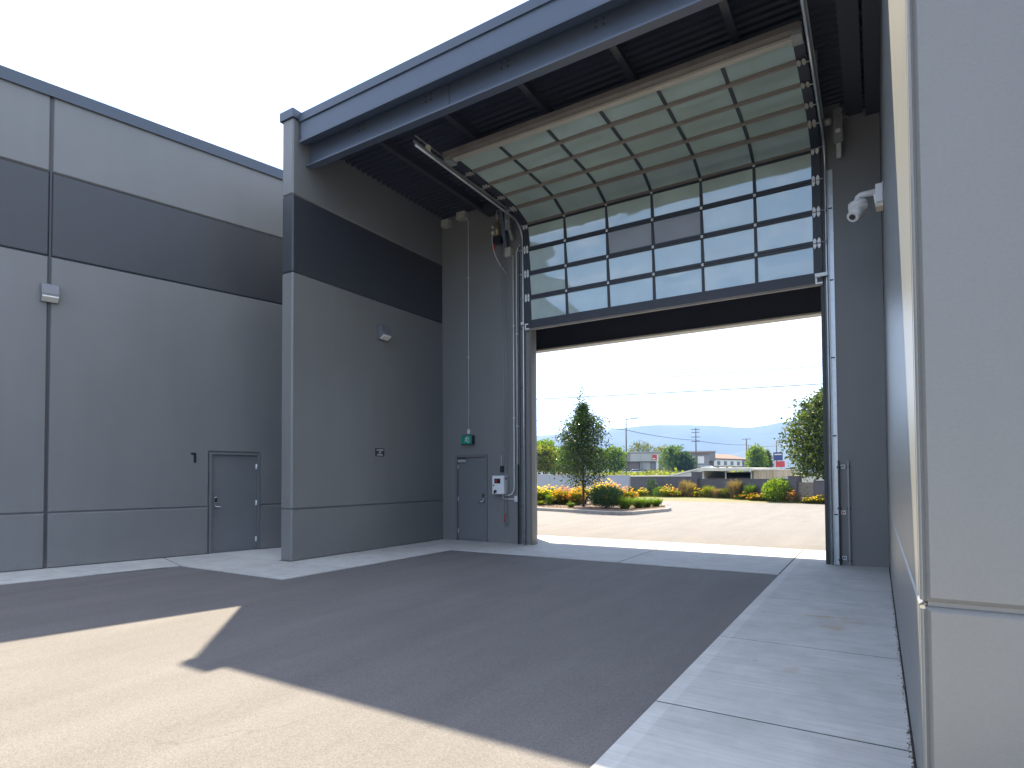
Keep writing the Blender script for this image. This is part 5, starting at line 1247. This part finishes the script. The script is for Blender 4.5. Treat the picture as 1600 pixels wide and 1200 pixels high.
pole('pole with three crossarms behind the low shed', -36.42, 142.1, 1.8, 13.0, .17, ((12.6, .95), (11.9, .95), (10.8, 1.0), (9.75, 1.0)))
pole('pole with one wide crossarm left of the rounded tree', -30.91, 174.9, 1.8, 11.9, .2, ((11.8, 1.2),))
pole('shorter bare pole beside the wide-crossarm pole', -27.7, 159.2, 1.8, 9.2, .13)
pole('lamp pole rising behind the blue sign', -26.64, 201.0, 1.8, 12.6, .2, (), 2.6)
wt = thing('overhead_line', 'power line sagging from pole to pole along the street', 'power line', (-43.6, 115.3, 11))
def sag(A, B, s_, n=12):
    A, B = Vector(A), Vector(B); return [A.lerp(B, i / n) - Vector((0, 0, s_ * 4 * (i / n) * (1 - i / n))) for i in range(n + 1)]
WP = [(-62, 66, 13.2), (-43.63, 115.3, 11.1), (-36.42, 142.1, 10.05), (-30.91, 174.9, 10.2), (-26.64, 201.0, 10.9), (-8, 262, 11)]
for a, b in zip(WP, WP[1:]): MB().tube(sag(a, b, .35), .06, 4).part('wire', M['wire'], wt)
wt = thing('overhead_cable', 'dark cable crossing high over the lot from side to side', 'cable', (-34, 60.8, 10.7))
MB().tube(sag((-86, 49.4, 11.6), (38, 76.7, 11.7), .9, 30), .05, 4).part('wire', M['wire'], wt)
for i, (dz_, dy_) in enumerate(((0, 0), (.55, .8), (1.05, 1.6))):
    wt = thing('overhead_cable', ('lowest', 'middle', 'highest')[i] + ' of three thin wires high across the sky of the opening', 'cable', (-39, 69.4, 14))
    MB().tube(sag((-90, 62 + dy_, 14.6 + dz_), (50, 78 + dy_, 13.9 + dz_), .8, 30), .028, 4).part('wire', M['wire'], wt)

# ------------------------------------------------------------------ signs and cars far away
M['signred'] = mat('red_sign', (0.42, 0.03, 0.03), 0.5, var=.06); M['signblue'] = mat('blue_sign', (0.03, 0.05, 0.17), 0.5, var=.06)
t = thing('red_sign', 'red square street sign on a pale post before the flat-roofed building', 'sign', (-41.3, 127.2, 1.8))
MB().box(-42.1, -41.1, 127.1, 127.25, 5.2, 6.3).part('sign_board', M['signred'], t)
MB().box(-42.0, -41.4, 127.07, 127.09, 5.35, 5.55).part('sign_stripe', M['b_white'], t)
MB().box(-41.05, -40.85, 127.1, 127.25, 1.7, 6.35).part('post', M['b_white'], t)
t = thing('blue_sign', 'large blue roadside sign between the small tree and the big right tree', 'sign', (-18.4, 141.3, 1.7))
bd = MB().box(-19.4, -17.5, 141.2, 141.4, 4.9, 6.7).part('sign_board', M['signblue'], t)
MB().box(-19.2, -17.7, 141.15, 141.19, 6.1, 6.35).part('sign_stripe', M['b_white'], bd)
MB().box(-19.3, -19.15, 141.2, 141.4, 1.6, 4.9).part('post', M['galv_dull'], t)
MB().box(-17.75, -17.6, 141.2, 141.4, 1.6, 4.9).part('post', M['galv_dull'], t)
t = thing('red_banner', 'red roadside banner below the blue sign', 'sign', (-18, 139.5, 1.7))
MB().box(-18.7, -16.9, 139.4, 139.5, 3.4, 4.7).part('sign_board', M['signred'], t)
MB().box(-18.5, -18.4, 139.4, 139.5, 1.6, 3.4).part('post', M['b_white'], t)
MB().box(-17.2, -17.1, 139.4, 139.5, 1.6, 3.4).part('post', M['b_white'], t)

M['cw'] = mat('white_car_paint', (0.75, 0.75, 0.75), 0.25, var=.02); M['crd'] = mat('red_car_paint', (0.35, 0.02, 0.05), 0.25, var=.02)
M['cgl'] = mat('car_glass', (0.03, 0.04, 0.05), 0.08, var=.02); M['tyre'] = mat('tyre', (0.02, 0.02, 0.02), 0.9)
def car(label, x, y, z, rz, paint):
    t = thing('parked_car', label, 'car', (x, y, z), rz, group='cars parked beyond the wall', local=True); Z = (0, 0, 0)
    body = [(-2.2, .35), (-2.25, .75), (-1.9, .92), (-1.15, .98), (1.35, 1.0), (2.1, .92), (2.2, .6), (2.15, .33)]
    MB().prism(body, -.86, .86, lambda u, v, q: (u, q, v)).part('body', paint, t, org=Z)
    cab = [(-1.25, .97), (-.55, 1.42), (.85, 1.45), (1.65, .99)]
    g_ = MB().prism(cab, -.74, .74, lambda u, v, q: (u, q * (1 - (v - .97) * .28), v)).part('windows', M['cgl'], t, org=Z)
    MB().prism([(-.62, 1.40), (-.5, 1.47), (.82, 1.49), (.95, 1.42)], -.66, .66, lambda u, v, q: (u, q, v)).part('roof', paint, t, org=Z)
    for a in (-1.35, 1.35):
        for s_ in (-.86, .86):
            w_ = MB().cyl((a, s_ - .1, .33), (a, s_ + .1, .33), .33, 14).part('wheel', M['tyre'], t, org=Z)
            MB().cyl((a, s_ + (.1 if s_ > 0 else -.1), .33), (a, s_ + (.115 if s_ > 0 else -.115), .33), .2, 10).part('rim', M['galv'], w_, org=Z)
    for s_ in (-.62, .62):
        MB().box(-2.26, -2.18, s_ - .16, s_ + .16, .66, .78).part('headlight', M['lens'], t, org=Z); MB().box(2.14, 2.22, s_ - .16, s_ + .16, .68, .82).part('tail_light', M['red'], t, org=Z)
    return t
car('white car parked before the flat-roofed building, the right one', -51.9, 142.9, 1.85, .5, M['cw'])
car('white car parked left of the other, behind the lamp pole', -55.2, 141.3, 1.85, .45, M['cw'])
car('silver-white car parked under the left trees', -51.8, 95.5, 1.95, .3, M['cw'])
car('dark red car parked next to the young tree crown', -49.3, 99.5, 1.95, 1.2, M['crd'])
car('white car near the blue sign at the right', -15.9, 137.8, 1.75, .2, M['cw'])

# dead leaf and joint weeds
rng = random.Random(4); mb = MB(); p = Vector((-9.12, 11.62, .03))
mb.add([p, p + Vector((.05, .03, .02)), p + Vector((.12, .0, .03)), p + Vector((.06, -.04, .0))], [(0, 1, 2), (0, 2, 3)])
M['deadleaf'] = mat('dead_leaf', (0.45, 0.30, 0.14), 0.8)
solo(mb, 'dead_leaf', M['deadleaf'], 'curled tan leaf lying in the left corner by the wing wall', 'leaf', (-9.12, 11.62, .03), fix=False)
mb = MB()
for _ in range(260):
    y = rng.choice([4.12, 6.1, 7.4, 5.2, 8.36, 3.6, 9.2, 6.9]) + rng.gauss(0, .3); x = XR - .004 - abs(rng.gauss(0, .012))
    s_ = rng.uniform(.003, .009); mb.cbox(x - s_, x, y, y + s_ * 1.6, .0155, .0155 + s_ * .5, s_ * .15)
o = mb.part('dirt', M['soil'], None, fix=False); o['kind'] = 'stuff'; o['label'] = 'crumbs of dirt along the foot of the right wall'

# ------------------------------------------------------------------ mountains
def ridge(name, R0, prof, depth, seed, n=260, mt='hill'):
    """ring of hills round the whole scene; prof(az) gives the crest height"""
    rng = random.Random(seed); mb = MB(); rows = 7
    ph = [rng.uniform(0, 6.28) for _ in range(12)]
    def nz_(a, k): return sum(sin(a * (9 + 7 * i) + ph[i] + k * 1.7 * (i + 1)) / (1.6 + i * .9) for i in range(8))
    vs = []
    for j in range(rows + 1):
        q = j / rows
        for i in range(n):
            a = 2 * pi * i / n; r = R0 + depth * q
            h = prof(a) * (q ** .75) * (1 + (.10 * nz_(a, j * .45) if j not in (0, rows) else .012 * nz_(a, 0))) - 8
            vs.append((sin(a) * r, cos(a) * r, h))
    for i in range(n): vs.append((sin(2 * pi * i / n) * (R0 + depth * 1.6), cos(2 * pi * i / n) * (R0 + depth * 1.6), -20))
    fs = [(j * n + i, j * n + (i + 1) % n, (j + 1) * n + (i + 1) % n, (j + 1) * n + i) for j in range(rows + 1) for i in range(n)]
    mb.add(vs, fs, True); struct(mb, name, M[mt], fix=False)
# crest heights by azimuth (clockwise from +y, radians), from the skyline over the opening
def interp(tab, a):
    for (x0, y0), (x1, y1) in zip(tab, tab[1:]):
        if x0 <= a <= x1: return y0 + (y1 - y0) * (a - x0) / (x1 - x0)
    return tab[-1][1]
CR = [(-pi, 190), (-2.4, 230), (-1.6, 190), (-.9, 215), (-.60, 205), (-.515, 212), (-.38, 246), (-.312, 262), (-.27, 256), (-.215, 246), (-.178, 232), (-.16, 234), (-.12, 252), (-.08, 258), (.0, 268), (.4, 240), (1.2, 200), (2.2, 215), (pi, 190)]
ridge('hills', 2300, lambda a: interp(CR, (a + pi) % (2 * pi) - pi), 650, 3)
C2 = [(-pi, 60), (-1, 50), (-.5, 40), (-.3, 45), (-.2, 78), (-.14, 108), (-.08, 120), (0, 110), (.5, 60), (pi, 60)]
ridge('foothills', 1700, lambda a: interp(C2, (a + pi) % (2 * pi) - pi), 300, 8)

# ------------------------------------------------------------------ haze
M['haze'] = bpy.data.materials.new('haze_air'); M['haze'].use_nodes = True
nt = M['haze'].node_tree; nt.nodes.clear()
pv = nd(nt, 'ShaderNodeVolumePrincipled'); pv.inputs['Density'].default_value = 0.00023; pv.inputs['Color'].default_value = (0.22, 0.40, 0.86, 1); pv.inputs['Anisotropy'].default_value = 0.2
oo = nd(nt, 'ShaderNodeOutputMaterial'); nt.links.new(pv.outputs[0], oo.inputs['Volume'])
hz = MB().box(-3600, 3600, -3600, 3600, -30, 330).part('haze', M['haze'], None); hz['kind'] = 'stuff'; hz['label'] = 'thin blue summer haze filling the valley air'

for o in LOCAL:
    if '_local' in o: del o['_local']
